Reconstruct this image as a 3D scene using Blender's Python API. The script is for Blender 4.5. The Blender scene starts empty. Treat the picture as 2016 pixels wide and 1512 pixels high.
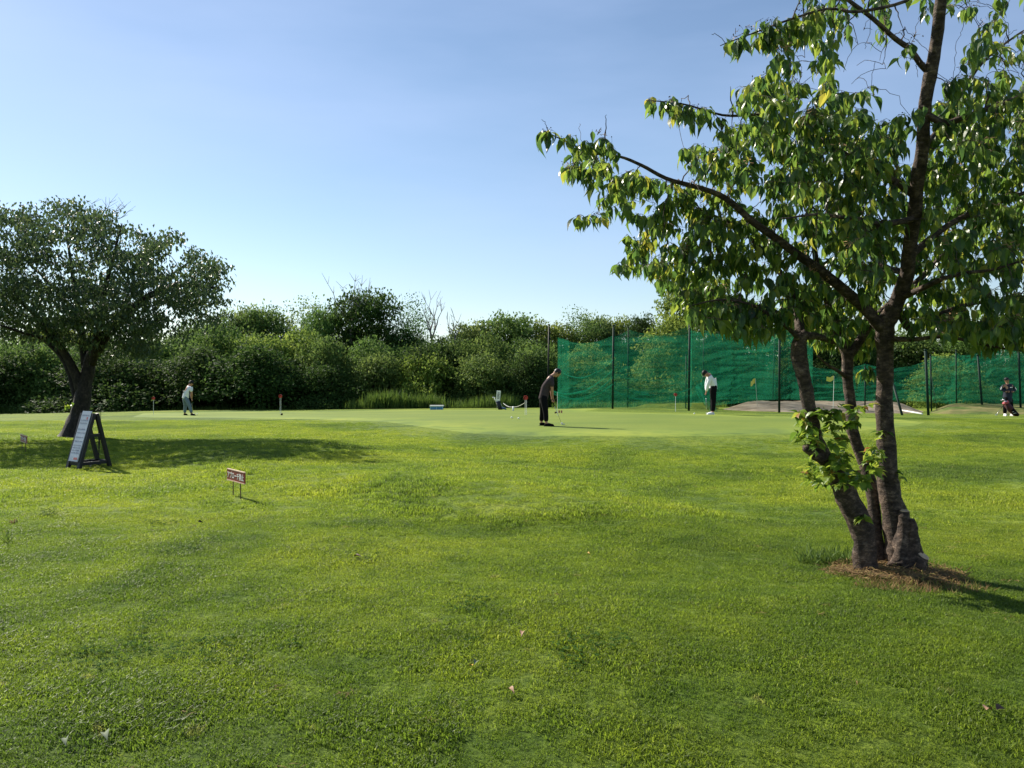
import bpy, bmesh, math, random
import numpy as np
from mathutils import Vector, Matrix, Quaternion, noise

random.seed(7); rng = np.random.default_rng(7)
scene = bpy.context.scene
R = math.radians
F = 1620.0; CX = 1008.0; CY = 756.0; HZ = 745.0; EYE = 1.6
PITCH = math.atan((CY - HZ) / F)

# ------------------------------------------------------------------ camera
cam_d = bpy.data.cameras.new('camera'); cam = bpy.data.objects.new('camera', cam_d)
scene.collection.objects.link(cam); scene.camera = cam
cam_d.sensor_width = 36.0; cam_d.lens = F / 2016 * 36.0
cam_d.clip_start = 0.1; cam_d.clip_end = 3000
cam.location = (0, 0, EYE); cam.rotation_euler = (math.pi / 2 - PITCH, 0, 0)

# ------------------------------------------------------------------ light
SUN_AZ = -48.0      # degrees from +Y (view direction), negative = left
SUN_EL = 35.5
world = bpy.data.worlds.new('World'); scene.world = world; world.use_nodes = True
wn = world.node_tree; wn.nodes.clear()
wo = wn.nodes.new('ShaderNodeOutputWorld'); wb = wn.nodes.new('ShaderNodeBackground')
sky = wn.nodes.new('ShaderNodeTexSky'); sky.sky_type = 'NISHITA'; sky.sun_disc = False
sky.sun_elevation = R(SUN_EL); sky.sun_rotation = R(SUN_AZ)
sky.air_density = 1.0; sky.dust_density = 0.2; sky.ozone_density = 2.0; sky.altitude = 0
wb.inputs['Strength'].default_value = 0.071
# very thin cirrus veil over the whole sky
tc = wn.nodes.new('ShaderNodeTexCoord'); mp = wn.nodes.new('ShaderNodeMapping')
mp.inputs['Scale'].default_value = (1.1, 1.6, 5.0); mp.inputs['Rotation'].default_value = (0.25, 0.35, 0.4)
nz = wn.nodes.new('ShaderNodeTexNoise'); nz.inputs['Scale'].default_value = 1.6
nz.inputs['Detail'].default_value = 5; nz.inputs['Roughness'].default_value = 0.5
rp = wn.nodes.new('ShaderNodeMapRange'); rp.inputs[1].default_value = 0.42; rp.inputs[2].default_value = 0.8
rp.inputs[3].default_value = 0.03; rp.inputs[4].default_value = 0.42
mx = wn.nodes.new('ShaderNodeMix'); mx.data_type = 'RGBA'
mx.inputs['B'].default_value = (4.9, 6.1, 8.8, 1)
wn.links.new(tc.outputs['Generated'], mp.inputs[0]); wn.links.new(mp.outputs[0], nz.inputs['Vector'])
wn.links.new(nz.outputs['Fac'], rp.inputs[0]); wn.links.new(rp.outputs[0], mx.inputs['Factor'])
wn.links.new(sky.outputs[0], mx.inputs['A'])
wn.links.new(mx.outputs['Result'], wb.inputs['Color']); wn.links.new(wb.outputs[0], wo.inputs[0])

sun_d = bpy.data.lights.new('sun', 'SUN'); sun = bpy.data.objects.new('sun', sun_d)
scene.collection.objects.link(sun)
sun_d.energy = 4.8; sun_d.angle = R(0.6); sun_d.color = (1.0, 0.93, 0.80)
az, el = R(SUN_AZ), R(SUN_EL)
SUNDIR = Vector((math.sin(az) * math.cos(el), math.cos(az) * math.cos(el), math.sin(el)))
sun.rotation_euler = SUNDIR.to_track_quat('Z', 'Y').to_euler(); sun.location = SUNDIR * 50
vs = scene.view_settings; vs.view_transform = 'Standard'; vs.look = 'None'; vs.gamma = 1
vs.use_curve_mapping = False; vs.exposure = 0.93
scene.cycles.use_denoising = True; scene.cycles.max_bounces = 8
scene.cycles.transparent_max_bounces = 24; scene.cycles.transmission_bounces = 4
scene.cycles.diffuse_bounces = 3; scene.cycles.glossy_bounces = 2
scene.cycles.use_fast_gi = False; scene.cycles.sample_clamp_indirect = 4

# ------------------------------------------------------------------ helpers
def ray(px, py):
    u = (px - CX) / F; v = (CY - py) / F
    y = math.cos(PITCH) + v * math.sin(PITCH); z = v * math.cos(PITCH) - math.sin(PITCH)
    return u / y, z / y
def at(px, py, D):
    rx, rz = ray(px, py)
    return Vector((rx * D, D, EYE + rz * D))

def link(o): scene.collection.objects.link(o)
def tag(o, label=None, cat=None, group=None, kind=None):
    if label: o['label'] = label
    if cat: o['category'] = cat
    if group: o['group'] = group
    if kind: o['kind'] = kind
    return o
def empty(name, loc, label=None, cat=None, group=None, rz=0):
    o = bpy.data.objects.new(name, None); link(o); o.location = loc; o.rotation_euler.z = rz
    o.empty_display_size = 0.2
    return tag(o, label, cat, group)
def mesh_np(name, V, Fc, smooth=False):
    """V (n,3) array, Fc list of index arrays of equal width (tris or quads) or list of arrays"""
    me = bpy.data.meshes.new(name)
    V = np.asarray(V, dtype=np.float32).reshape(-1, 3)
    if isinstance(Fc, np.ndarray): Fc = [Fc]
    Fc = [np.asarray(f, dtype=np.int32) for f in Fc if len(f)]
    me.vertices.add(len(V)); me.vertices.foreach_set('co', V.ravel())
    nl = sum(f.size for f in Fc); npoly = sum(len(f) for f in Fc)
    me.loops.add(nl); me.loops.foreach_set('vertex_index', np.concatenate([f.ravel() for f in Fc]))
    tot = np.concatenate([np.full(len(f), f.shape[1], np.int32) for f in Fc])
    st = np.concatenate([[0], np.cumsum(tot)[:-1]]).astype(np.int32)
    me.polygons.add(npoly); me.polygons.foreach_set('loop_start', st); me.polygons.foreach_set('loop_total', tot)
    me.update(calc_edges=True)
    me.polygons.foreach_set('use_smooth', np.full(npoly, smooth)); me.validate()
    return me
def obj(name, me, mat=None, parent=None, loc=None):
    o = bpy.data.objects.new(name, me); link(o)
    if mat is not None and not me.materials: me.materials.append(mat)
    if parent is not None: o.parent = parent
    if loc is not None: o.location = loc
    return o
class MB:
    """collects geometry for one mesh"""
    def __init__(s): s.v = []; s.q = []; s.t = []; s.n = 0; s.smooth = False
    def add(s, V, quads=None, tris=None):
        V = np.asarray(V, float).reshape(-1, 3); s.v.append(V)
        if quads is not None and len(quads): s.q.append(np.asarray(quads, int).reshape(-1, 4) + s.n)
        if tris is not None and len(tris): s.t.append(np.asarray(tris, int).reshape(-1, 3) + s.n)
        s.n += len(V)
    def tube(s, pts, rad, sides=8, rough=0.0, seed=0, cap=True):
        pts = [Vector(p) for p in pts]; n = len(pts)
        if not hasattr(rad, '__len__'): rad = [rad] * n
        V = []; up = None
        for i, p in enumerate(pts):
            d = (pts[min(i + 1, n - 1)] - pts[max(i - 1, 0)]).normalized()
            if up is None:
                up = d.orthogonal().normalized()
            up = (up - d * up.dot(d)).normalized(); w = d.cross(up)
            for k in range(sides):
                a = 2 * math.pi * k / sides
                o = up * math.cos(a) + w * math.sin(a); r = rad[i]
                if rough:
                    q = p + o * r
                    r *= 1 + rough * noise.noise((q.x * 9 + seed, q.y * 9, q.z * 7)) + rough * .7 * noise.noise((q.x * 26, q.y * 26 + seed, q.z * 22))
                V.append(p + o * r)
        Q = [(i * sides + k, i * sides + (k + 1) % sides, (i + 1) * sides + (k + 1) % sides, (i + 1) * sides + k)
             for i in range(n - 1) for k in range(sides)]
        T = []
        if cap:
            V.append(pts[0]); V.append(pts[-1]); a, b = len(V) - 2, len(V) - 1; L = (n - 1) * sides
            for k in range(sides):
                T.append((a, (k + 1) % sides, k)); T.append((b, L + k, L + (k + 1) % sides))
        s.add([tuple(v) for v in V], Q, T)
    def box(s, c, size, M=None):
        x, y, z = [q / 2 for q in size]; c = Vector(c)
        V = [Vector((a * x, b * y, d * z)) for a in (-1, 1) for b in (-1, 1) for d in (-1, 1)]
        if M is not None: V = [M @ v for v in V]
        s.add([tuple(v + c) for v in V], [(0, 1, 3, 2), (4, 6, 7, 5), (0, 4, 5, 1), (2, 3, 7, 6), (0, 2, 6, 4), (1, 5, 7, 3)])
    def beam(s, a, b, w, t, side):
        """rectangular bar from a to b, width w along side vector, thickness t"""
        a = Vector(a); b = Vector(b); d = (b - a).normalized(); sd = Vector(side); sd = (sd - d * sd.dot(d)).normalized(); n = d.cross(sd)
        V = []
        for p in (a, b):
            for i, j in ((-1, -1), (1, -1), (1, 1), (-1, 1)): V.append(p + sd * i * w / 2 + n * j * t / 2)
        s.add([tuple(v) for v in V], [(0, 1, 2, 3), (7, 6, 5, 4), (0, 4, 5, 1), (1, 5, 6, 2), (2, 6, 7, 3), (3, 7, 4, 0)])
    def ball(s, c, r, seg=10, ring=6, M=None):
        c = Vector(c); r = r if hasattr(r, '__len__') else (r, r, r); V = [(0, 0, 1)]
        for i in range(1, ring):
            th = math.pi * i / ring
            for k in range(seg):
                a = 2 * math.pi * k / seg; V.append((math.sin(th) * math.cos(a), math.sin(th) * math.sin(a), math.cos(th)))
        V.append((0, 0, -1)); W = []
        for v in V:
            w = Vector((v[0] * r[0], v[1] * r[1], v[2] * r[2]))
            if M is not None: w = M @ w
            W.append(tuple(w + c))
        Q = [(1 + i * seg + k, 1 + (i + 1) * seg + k, 1 + (i + 1) * seg + (k + 1) % seg, 1 + i * seg + (k + 1) % seg) for i in range(ring - 2) for k in range(seg)]
        T = [(0, 1 + k, 1 + (k + 1) % seg) for k in range(seg)]; L = 1 + (ring - 2) * seg; e = len(V) - 1
        T += [(e, L + (k + 1) % seg, L + k) for k in range(seg)]
        s.add(W, Q, T)
    def build(s, name, mat=None, parent=None, smooth=False, loc=None):
        Fc = []
        if s.q: Fc.append(np.concatenate(s.q))
        if s.t: Fc.append(np.concatenate(s.t))
        V = np.concatenate(s.v)
        if loc is not None: V = V - np.array(loc)
        return obj(name, mesh_np(name, V, Fc, smooth), mat, parent, loc)
def smooth_path(pts, rad, sub=4):
    """Catmull-Rom through pts"""
    P = [Vector(p) for p in pts]; n = len(P)
    if n < 3: return P, list(rad)
    out = []; ro = []
    for i in range(n - 1):
        p0 = P[max(i - 1, 0)]; p1 = P[i]; p2 = P[i + 1]; p3 = P[min(i + 2, n - 1)]
        for k in range(sub):
            t = k / sub
            out.append(0.5 * ((2 * p1) + (p2 - p0) * t + (2 * p0 - 5 * p1 + 4 * p2 - p3) * t * t + (3 * p1 - p0 - 3 * p2 + p3) * t ** 3))
            ro.append(rad[i] * (1 - t) + rad[i + 1] * t)
    out.append(P[-1]); ro.append(rad[-1]); return out, ro

# ------------------------------------------------------------------ materials
def nodes(name):
    m = bpy.data.materials.new(name); m.use_nodes = True; nt = m.node_tree; nt.nodes.clear()
    out = nt.nodes.new('ShaderNodeOutputMaterial'); return m, nt, out
def N(nt, typ, **kw):
    n = nt.nodes.new(typ)
    for k, v in kw.items():
        if k.startswith('i_'):
            key = k[2:]; n.inputs[int(key) if key.isdigit() else key.replace('_', ' ')].default_value = v
        else: setattr(n, k, v)
    return n
def ramp(nt, stops, fac=None, interp='LINEAR'):
    r = nt.nodes.new('ShaderNodeValToRGB'); cr = r.color_ramp; cr.interpolation = interp
    while len(cr.elements) > 1: cr.elements.remove(cr.elements[0])
    cr.elements[0].position = stops[0][0]; cr.elements[0].color = (*stops[0][1], 1)
    for p, c in stops[1:]:
        e = cr.elements.new(p); e.color = (*c, 1)
    if fac is not None: nt.links.new(fac, r.inputs[0])
    return r
def simple(name, col, rough=0.6, vary=0.12, scale=30, bump=0.0, metal=0.0, spec=0.4):
    m, nt, out = nodes(name)
    b = N(nt, 'ShaderNodeBsdfPrincipled'); b.inputs['Roughness'].default_value = rough
    b.inputs['Metallic'].default_value = metal; b.inputs['Specular IOR Level'].default_value = spec
    tcn = N(nt, 'ShaderNodeTexCoord'); no = N(nt, 'ShaderNodeTexNoise'); no.inputs['Scale'].default_value = scale; no.inputs['Detail'].default_value = 4
    nt.links.new(tcn.outputs['Object'], no.inputs['Vector'])
    lo = tuple(c * (1 - vary) for c in col); hi = tuple(min(1, c * (1 + vary)) for c in col)
    r = ramp(nt, [(0.3, lo), (0.7, hi)], no.outputs['Fac']); nt.links.new(r.outputs[0], b.inputs['Base Color'])
    if bump:
        bp = N(nt, 'ShaderNodeBump'); bp.inputs['Strength'].default_value = bump; bp.inputs['Distance'].default_value = 0.01
        nt.links.new(no.outputs['Fac'], bp.inputs['Height']); nt.links.new(bp.outputs[0], b.inputs['Normal'])
    nt.links.new(b.outputs[0], out.inputs[0]); return m

def lawn_colour(nt, dark=1.0):
    """patchy lawn colour from world position, shared by ground and blades"""
    g = N(nt, 'ShaderNodeNewGeometry')
    sep = N(nt, 'ShaderNodeMapping'); sep.inputs['Scale'].default_value = (1, 1, 0.0)
    nt.links.new(g.outputs['Position'], sep.inputs[0])
    n1 = N(nt, 'ShaderNodeTexNoise'); n1.inputs['Scale'].default_value = 0.28; n1.inputs['Detail'].default_value = 5; n1.inputs['Roughness'].default_value = 0.6; n1.inputs['Distortion'].default_value = 0.6
    n2 = N(nt, 'ShaderNodeTexNoise'); n2.inputs['Scale'].default_value = 1.7; n2.inputs['Detail'].default_value = 5; n2.inputs['Roughness'].default_value = 0.65
    n3 = N(nt, 'ShaderNodeTexNoise'); n3.inputs['Scale'].default_value = 5.0; n3.inputs['Detail'].default_value = 3
    for n in (n1, n2, n3): nt.links.new(sep.outputs[0], n.inputs['Vector'])
    c1 = ramp(nt, [(0.36, (0.112, 0.166, 0.032)), (0.47, (0.170, 0.232, 0.032)), (0.60, (0.232, 0.280, 0.038))], n1.outputs['Fac'])
    c2 = ramp(nt, [(0.32, (0.60, 0.70, 0.68)), (0.5, (1, 1, 1)), (0.68, (1.18, 1.12, 1.0))], n2.outputs['Fac'])
    mu = N(nt, 'ShaderNodeMix', data_type='RGBA', blend_type='MULTIPLY'); mu.inputs['Factor'].default_value = 0.85
    nt.links.new(c1.outputs[0], mu.inputs['A']); nt.links.new(c2.outputs[0], mu.inputs['B'])
    # colour darkened towards the camera, painting in the shade between near blades
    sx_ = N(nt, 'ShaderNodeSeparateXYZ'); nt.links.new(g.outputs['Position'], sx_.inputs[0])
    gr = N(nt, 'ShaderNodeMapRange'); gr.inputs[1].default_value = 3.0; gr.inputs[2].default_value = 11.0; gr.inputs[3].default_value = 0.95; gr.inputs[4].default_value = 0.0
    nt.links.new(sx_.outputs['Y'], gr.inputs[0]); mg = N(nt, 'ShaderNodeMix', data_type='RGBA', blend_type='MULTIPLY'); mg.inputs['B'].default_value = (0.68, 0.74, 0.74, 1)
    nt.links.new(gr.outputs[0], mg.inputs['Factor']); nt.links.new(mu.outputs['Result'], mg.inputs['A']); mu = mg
    # small straw coloured spots
    c3 = ramp(nt, [(0.66, (0, 0, 0)), (0.74, (1, 1, 1))], n3.outputs['Fac'])
    mm = N(nt, 'ShaderNodeMath', operation='MULTIPLY'); mm.inputs[1].default_value = 0.5
    nt.links.new(c3.outputs[0], mm.inputs[0])
    mu2 = N(nt, 'ShaderNodeMix', data_type='RGBA'); mu2.inputs['B'].default_value = (0.30, 0.26, 0.09, 1)
    nt.links.new(mm.outputs[0], mu2.inputs['Factor']); nt.links.new(mu.outputs['Result'], mu2.inputs['A'])
    return mu2.outputs['Result'], sep.outputs[0]

def mat_ground():
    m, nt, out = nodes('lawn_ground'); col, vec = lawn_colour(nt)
    f = N(nt, 'ShaderNodeTexNoise'); f.inputs['Scale'].default_value = 34; f.inputs['Detail'].default_value = 6; f.inputs['Roughness'].default_value = 0.75
    f2 = N(nt, 'ShaderNodeTexNoise'); f2.inputs['Scale'].default_value = 9; f2.inputs['Detail'].default_value = 4
    nt.links.new(vec, f.inputs['Vector']); nt.links.new(vec, f2.inputs['Vector'])
    r = ramp(nt, [(0.34, (0.22, 0.27, 0.25)), (0.50, (0.8, 0.85, 0.8)), (0.66, (1.5, 1.38, 1.3))], f.outputs['Fac'])
    r2 = ramp(nt, [(0.36, (0.72, 0.78, 0.75)), (0.6, (1.1, 1.08, 1.05))], f2.outputs['Fac'])
    mu = N(nt, 'ShaderNodeMix', data_type='RGBA', blend_type='MULTIPLY'); mu.inputs['Factor'].default_value = 1
    mv = N(nt, 'ShaderNodeMix', data_type='RGBA', blend_type='MULTIPLY'); mv.inputs['Factor'].default_value = 1
    nt.links.new(col, mu.inputs['A']); nt.links.new(r.outputs[0], mu.inputs['B'])
    nt.links.new(mu.outputs['Result'], mv.inputs['A']); nt.links.new(r2.outputs[0], mv.inputs['B'])
    b = N(nt, 'ShaderNodeBsdfPrincipled'); b.inputs['Roughness'].default_value = 0.9; b.inputs['Specular IOR Level'].default_value = 0.1
    nt.links.new(mv.outputs['Result'], b.inputs['Base Color'])
    bp = N(nt, 'ShaderNodeBump'); bp.inputs['Strength'].default_value = 0.8; bp.inputs['Distance'].default_value = 0.03
    ad = N(nt, 'ShaderNodeMath', operation='ADD'); nt.links.new(f.outputs['Fac'], ad.inputs[0]); nt.links.new(f2.outputs['Fac'], ad.inputs[1])
    nt.links.new(ad.outputs[0], bp.inputs['Height']); nt.links.new(bp.outputs[0], b.inputs['Normal'])
    nt.links.new(b.outputs[0], out.inputs[0]); return m
def mat_blade():
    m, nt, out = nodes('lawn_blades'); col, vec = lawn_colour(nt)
    oi = N(nt, 'ShaderNodeAttribute', attribute_name='tint')
    r = ramp(nt, [(0.0, (0.40, 0.46, 0.48)), (0.42, (0.94, 0.96, 0.95)), (0.85, (1.35, 1.28, 1.25)), (0.97, (1.9, 1.6, 2.6))], oi.outputs['Fac'])
    mu = N(nt, 'ShaderNodeMix', data_type='RGBA', blend_type='MULTIPLY'); mu.inputs['Factor'].default_value = 1
    nt.links.new(col, mu.inputs['A']); nt.links.new(r.outputs[0], mu.inputs['B'])
    d = N(nt, 'ShaderNodeBsdfPrincipled'); d.inputs['Roughness'].default_value = 0.5; d.inputs['Specular IOR Level'].default_value = 0.25
    t = N(nt, 'ShaderNodeBsdfTranslucent'); mxs = N(nt, 'ShaderNodeMixShader'); mxs.inputs[0].default_value = 0.5
    hs = N(nt, 'ShaderNodeHueSaturation'); hs.inputs['Value'].default_value = 1.7; hs.inputs['Saturation'].default_value = 1.05
    nt.links.new(mu.outputs['Result'], d.inputs['Base Color']); nt.links.new(mu.outputs['Result'], hs.inputs['Color']); nt.links.new(hs.outputs[0], t.inputs[0])
    nt.links.new(d.outputs[0], mxs.inputs[1]); nt.links.new(t.outputs[0], mxs.inputs[2]); nt.links.new(mxs.outputs[0], out.inputs[0])
    return m
def mat_leaf(name, stops, trans=0.4, rough=0.35, spec=0.5, tval=1.6, use_objcol=False):
    m, nt, out = nodes(name)
    at_ = N(nt, 'ShaderNodeAttribute', attribute_name='tint')
    r = ramp(nt, stops, at_.outputs['Fac']); col = r.outputs[0]
    if use_objcol:
        oi = N(nt, 'ShaderNodeObjectInfo')
        mu = N(nt, 'ShaderNodeMix', data_type='RGBA', blend_type='MULTIPLY'); mu.inputs['Factor'].default_value = 1
        nt.links.new(col, mu.inputs['A']); nt.links.new(oi.outputs['Color'], mu.inputs['B']); col = mu.outputs['Result']
    d = N(nt, 'ShaderNodeBsdfPrincipled'); d.inputs['Roughness'].default_value = rough; d.inputs['Specular IOR Level'].default_value = spec
    t = N(nt, 'ShaderNodeBsdfTranslucent'); mxs = N(nt, 'ShaderNodeMixShader'); mxs.inputs[0].default_value = trans
    hs = N(nt, 'ShaderNodeHueSaturation'); hs.inputs['Value'].default_value = tval; hs.inputs['Hue'].default_value = 0.485
    nt.links.new(col, d.inputs['Base Color']); nt.links.new(col, hs.inputs['Color']); nt.links.new(hs.outputs[0], t.inputs[0])
    nt.links.new(d.outputs[0], mxs.inputs[1]); nt.links.new(t.outputs[0], mxs.inputs[2]); nt.links.new(mxs.outputs[0], out.inputs[0])
    return m
def mat_bark(name, dark, mid, light, vs_=16):
    m, nt, out = nodes(name)
    g = N(nt, 'ShaderNodeNewGeometry'); mp_ = N(nt, 'ShaderNodeMapping'); mp_.inputs['Scale'].default_value = (9, 9, vs_ * 1.0)
    nt.links.new(g.outputs['Position'], mp_.inputs[0])
    n1 = N(nt, 'ShaderNodeTexNoise'); n1.inputs['Scale'].default_value = 2.0; n1.inputs['Detail'].default_value = 6; n1.inputs['Roughness'].default_value = 0.7
    nt.links.new(mp_.outputs[0], n1.inputs['Vector'])
    n2 = N(nt, 'ShaderNodeTexNoise'); n2.inputs['Scale'].default_value = 9; n2.inputs['Detail'].default_value = 5
    nt.links.new(g.outputs['Position'], n2.inputs['Vector'])
    r = ramp(nt, [(0.34, dark), (0.52, mid), (0.72, light)], n1.outputs['Fac'])
    r2 = ramp(nt, [(0.35, (0.6, 0.6, 0.62)), (0.65, (1.15, 1.1, 1.05))], n2.outputs['Fac'])
    mu = N(nt, 'ShaderNodeMix', data_type='RGBA', blend_type='MULTIPLY'); mu.inputs['Factor'].default_value = 1
    nt.links.new(r.outputs[0], mu.inputs['A']); nt.links.new(r2.outputs[0], mu.inputs['B'])
    b = N(nt, 'ShaderNodeBsdfPrincipled'); b.inputs['Roughness'].default_value = 0.75; b.inputs['Specular IOR Level'].default_value = 0.25
    nt.links.new(mu.outputs['Result'], b.inputs['Base Color'])
    bp = N(nt, 'ShaderNodeBump'); bp.inputs['Strength'].default_value = 1.0; bp.inputs['Distance'].default_value = 0.02
    nt.links.new(n1.outputs['Fac'], bp.inputs['Height']); nt.links.new(bp.outputs[0], b.inputs['Normal'])
    nt.links.new(b.outputs[0], out.inputs[0]); return m
def mat_net(name, col, base, var):
    m, nt, out = nodes(name)
    g = N(nt, 'ShaderNodeNewGeometry'); mp_ = N(nt, 'ShaderNodeMapping'); mp_.inputs['Scale'].default_value = (0.6, 0.6, 11)
    nt.links.new(g.outputs['Position'], mp_.inputs[0])
    n1 = N(nt, 'ShaderNodeTexNoise'); n1.inputs['Scale'].default_value = 1.0; n1.inputs['Detail'].default_value = 5; n1.inputs['Distortion'].default_value = 0.8
    nt.links.new(mp_.outputs[0], n1.inputs['Vector'])
    mr = N(nt, 'ShaderNodeMapRange'); mr.inputs[1].default_value = 0.35; mr.inputs[2].default_value = 0.7
    mr.inputs[3].default_value = base - var; mr.inputs[4].default_value = base + var
    nt.links.new(n1.outputs['Fac'], mr.inputs[0])
    tr = N(nt, 'ShaderNodeBsdfTransparent'); d = N(nt, 'ShaderNodeBsdfDiffuse'); t = N(nt, 'ShaderNodeBsdfTranslucent')
    d.inputs[0].default_value = (*col, 1); t.inputs[0].default_value = (*col, 1)
    m1 = N(nt, 'ShaderNodeMixShader'); m1.inputs[0].default_value = 0.4
    m2 = N(nt, 'ShaderNodeMixShader')
    nt.links.new(d.outputs[0], m1.inputs[1]); nt.links.new(t.outputs[0], m1.inputs[2])
    nt.links.new(mr.outputs[0], m2.inputs[0]); nt.links.new(tr.outputs[0], m2.inputs[1]); nt.links.new(m1.outputs[0], m2.inputs[2])
    nt.links.new(m2.outputs[0], out.inputs[0]); return m

M_ground = mat_ground(); M_blade = mat_blade()
M_green = None
def mat_green():
    m, nt, out = nodes('putting_green_turf')
    g = N(nt, 'ShaderNodeNewGeometry')
    mp_ = N(nt, 'ShaderNodeMapping'); mp_.inputs['Scale'].default_value = (0.6, 1.0, 0); nt.links.new(g.outputs['Position'], mp_.inputs[0])
    n1 = N(nt, 'ShaderNodeTexNoise'); n1.inputs['Scale'].default_value = 0.5; n1.inputs['Detail'].default_value = 5
    n2 = N(nt, 'ShaderNodeTexNoise'); n2.inputs['Scale'].default_value = 25; n2.inputs['Detail'].default_value = 4
    nt.links.new(mp_.outputs[0], n1.inputs['Vector']); nt.links.new(g.outputs['Position'], n2.inputs['Vector'])
    r = ramp(nt, [(0.35, (0.130, 0.185, 0.027)), (0.65, (0.170, 0.220, 0.032))], n1.outputs['Fac'])
    r2 = ramp(nt, [(0.35, (0.85, 0.87, 0.85)), (0.65, (1.1, 1.08, 1.1))], n2.outputs['Fac'])
    mu = N(nt, 'ShaderNodeMix', data_type='RGBA', blend_type='MULTIPLY'); mu.inputs['Factor'].default_value = 1
    nt.links.new(r.outputs[0], mu.inputs['A']); nt.links.new(r2.outputs[0], mu.inputs['B'])
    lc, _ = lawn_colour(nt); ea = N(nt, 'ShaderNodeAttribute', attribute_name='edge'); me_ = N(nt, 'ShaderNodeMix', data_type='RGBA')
    nt.links.new(ea.outputs['Fac'], me_.inputs['Factor']); nt.links.new(lc, me_.inputs['A']); nt.links.new(mu.outputs['Result'], me_.inputs['B'])
    b = N(nt, 'ShaderNodeBsdfPrincipled'); b.inputs['Roughness'].default_value = 0.85; b.inputs['Specular IOR Level'].default_value = 0.15
    nt.links.new(me_.outputs['Result'], b.inputs['Base Color']); nt.links.new(b.outputs[0], out.inputs[0]); return m
M_green = mat_green()
CH = [(0.0, (0.022, 0.055, 0.014)), (0.35, (0.045, 0.095, 0.018)), (0.7, (0.105, 0.16, 0.022)), (0.90, (0.17, 0.20, 0.026)), (0.95, (0.24, 0.22, 0.03)), (1.0, (0.30, 0.13, 0.03))]
M_leaf = mat_leaf('cherry_leaf', CH, trans=0.5, rough=0.33, spec=0.45, tval=2.6)
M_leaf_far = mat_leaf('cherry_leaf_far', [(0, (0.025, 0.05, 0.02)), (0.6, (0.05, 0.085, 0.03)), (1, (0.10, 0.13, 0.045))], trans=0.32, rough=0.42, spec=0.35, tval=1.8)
M_shoot = mat_leaf('young_leaf', [(0, (0.07, 0.15, 0.02)), (0.6, (0.17, 0.26, 0.03)), (0.85, (0.29, 0.33, 0.045)), (0.93, (0.32, 0.16, 0.05))], trans=0.42, rough=0.4, spec=0.4, tval=1.8)
M_wood = mat_leaf('woodland_leaf', [(0, (0.055, 0.10, 0.03)), (0.6, (0.11, 0.17, 0.045)), (1, (0.19, 0.25, 0.075))], trans=0.33, rough=0.65, spec=0.06, tval=1.7, use_objcol=True)
M_reed = mat_leaf('reed_leaf', [(0, (0.04, 0.085, 0.015)), (1, (0.11, 0.18, 0.03))], trans=0.32, rough=0.6, spec=0.25)
M_bark = mat_bark('cherry_bark', (0.026, 0.018, 0.014), (0.085, 0.060, 0.046), (0.27, 0.20, 0.15))
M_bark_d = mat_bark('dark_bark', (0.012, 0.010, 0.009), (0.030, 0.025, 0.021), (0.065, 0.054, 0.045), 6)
M_dead = simple('dead_wood', (0.22, 0.19, 0.16), 0.8, 0.2)
M_cut = simple('cut_wood', (0.50, 0.36, 0.24), 0.8, 0.2)
M_net = mat_net('green_netting', (0.028, 0.27, 0.14), 0.27, 0.05)
M_netd = mat_net('green_netting_dense', (0.022, 0.23, 0.12), 0.38, 0.06)
M_netf = mat_net('green_netting_folded', (0.02, 0.26, 0.15), 0.5, 0.15)
M_pole = simple('dark_green_paint', (0.006, 0.026, 0.018), 0.7, spec=.2)
M_polek = simple('black_paint', (0.008, 0.009, 0.010), 0.6, spec=.2)
M_white = simple('white_paint', (0.78, 0.78, 0.76), 0.45, 0.05)
M_red = simple('red_paint', (0.45, 0.03, 0.02), 0.45)
M_signred = simple('sign_red', (0.20, 0.018, 0.014), 0.5, 0.15)
M_signedge = simple('sign_edge_wood', (0.60, 0.42, 0.30), 0.6)
M_rust = simple('rusty_steel', (0.10, 0.055, 0.035), 0.7, 0.3)
M_yellow = simple('yellow_cloth', (0.72, 0.62, 0.12), 0.7, 0.08)
M_steel = simple('steel', (0.55, 0.56, 0.57), 0.3, 0.05, metal=0.8)
M_timber = simple('black_stained_timber', (0.014, 0.013, 0.012), 0.6, 0.3, 20, 0.3)
M_blue = simple('blue_plastic', (0.07, 0.23, 0.42), 0.45, 0.06)
M_navy = simple('navy_fabric', (0.012, 0.018, 0.035), 0.8)
M_skin = simple('skin', (0.42, 0.22, 0.14), 0.5, 0.05)
M_hair = simple('black_hair', (0.012, 0.010, 0.010), 0.5)
M_black = simple('black_fabric', (0.007, 0.007, 0.008), 0.95, spec=.1)
M_char = simple('charcoal_fabric', (0.055, 0.042, 0.046), 0.95, spec=.1)
M_shirtw = simple('white_fabric', (0.74, 0.75, 0.80), 0.8, 0.04)
M_jeans = simple('grey_blue_denim', (0.14, 0.19, 0.24), 0.85)
M_maroon = simple('maroon_fabric', (0.06, 0.012, 0.016), 0.7)
M_dirt = simple('bare_dirt', (0.27, 0.21, 0.155), 0.95, 0.22, 2.5, 0.8)

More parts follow.
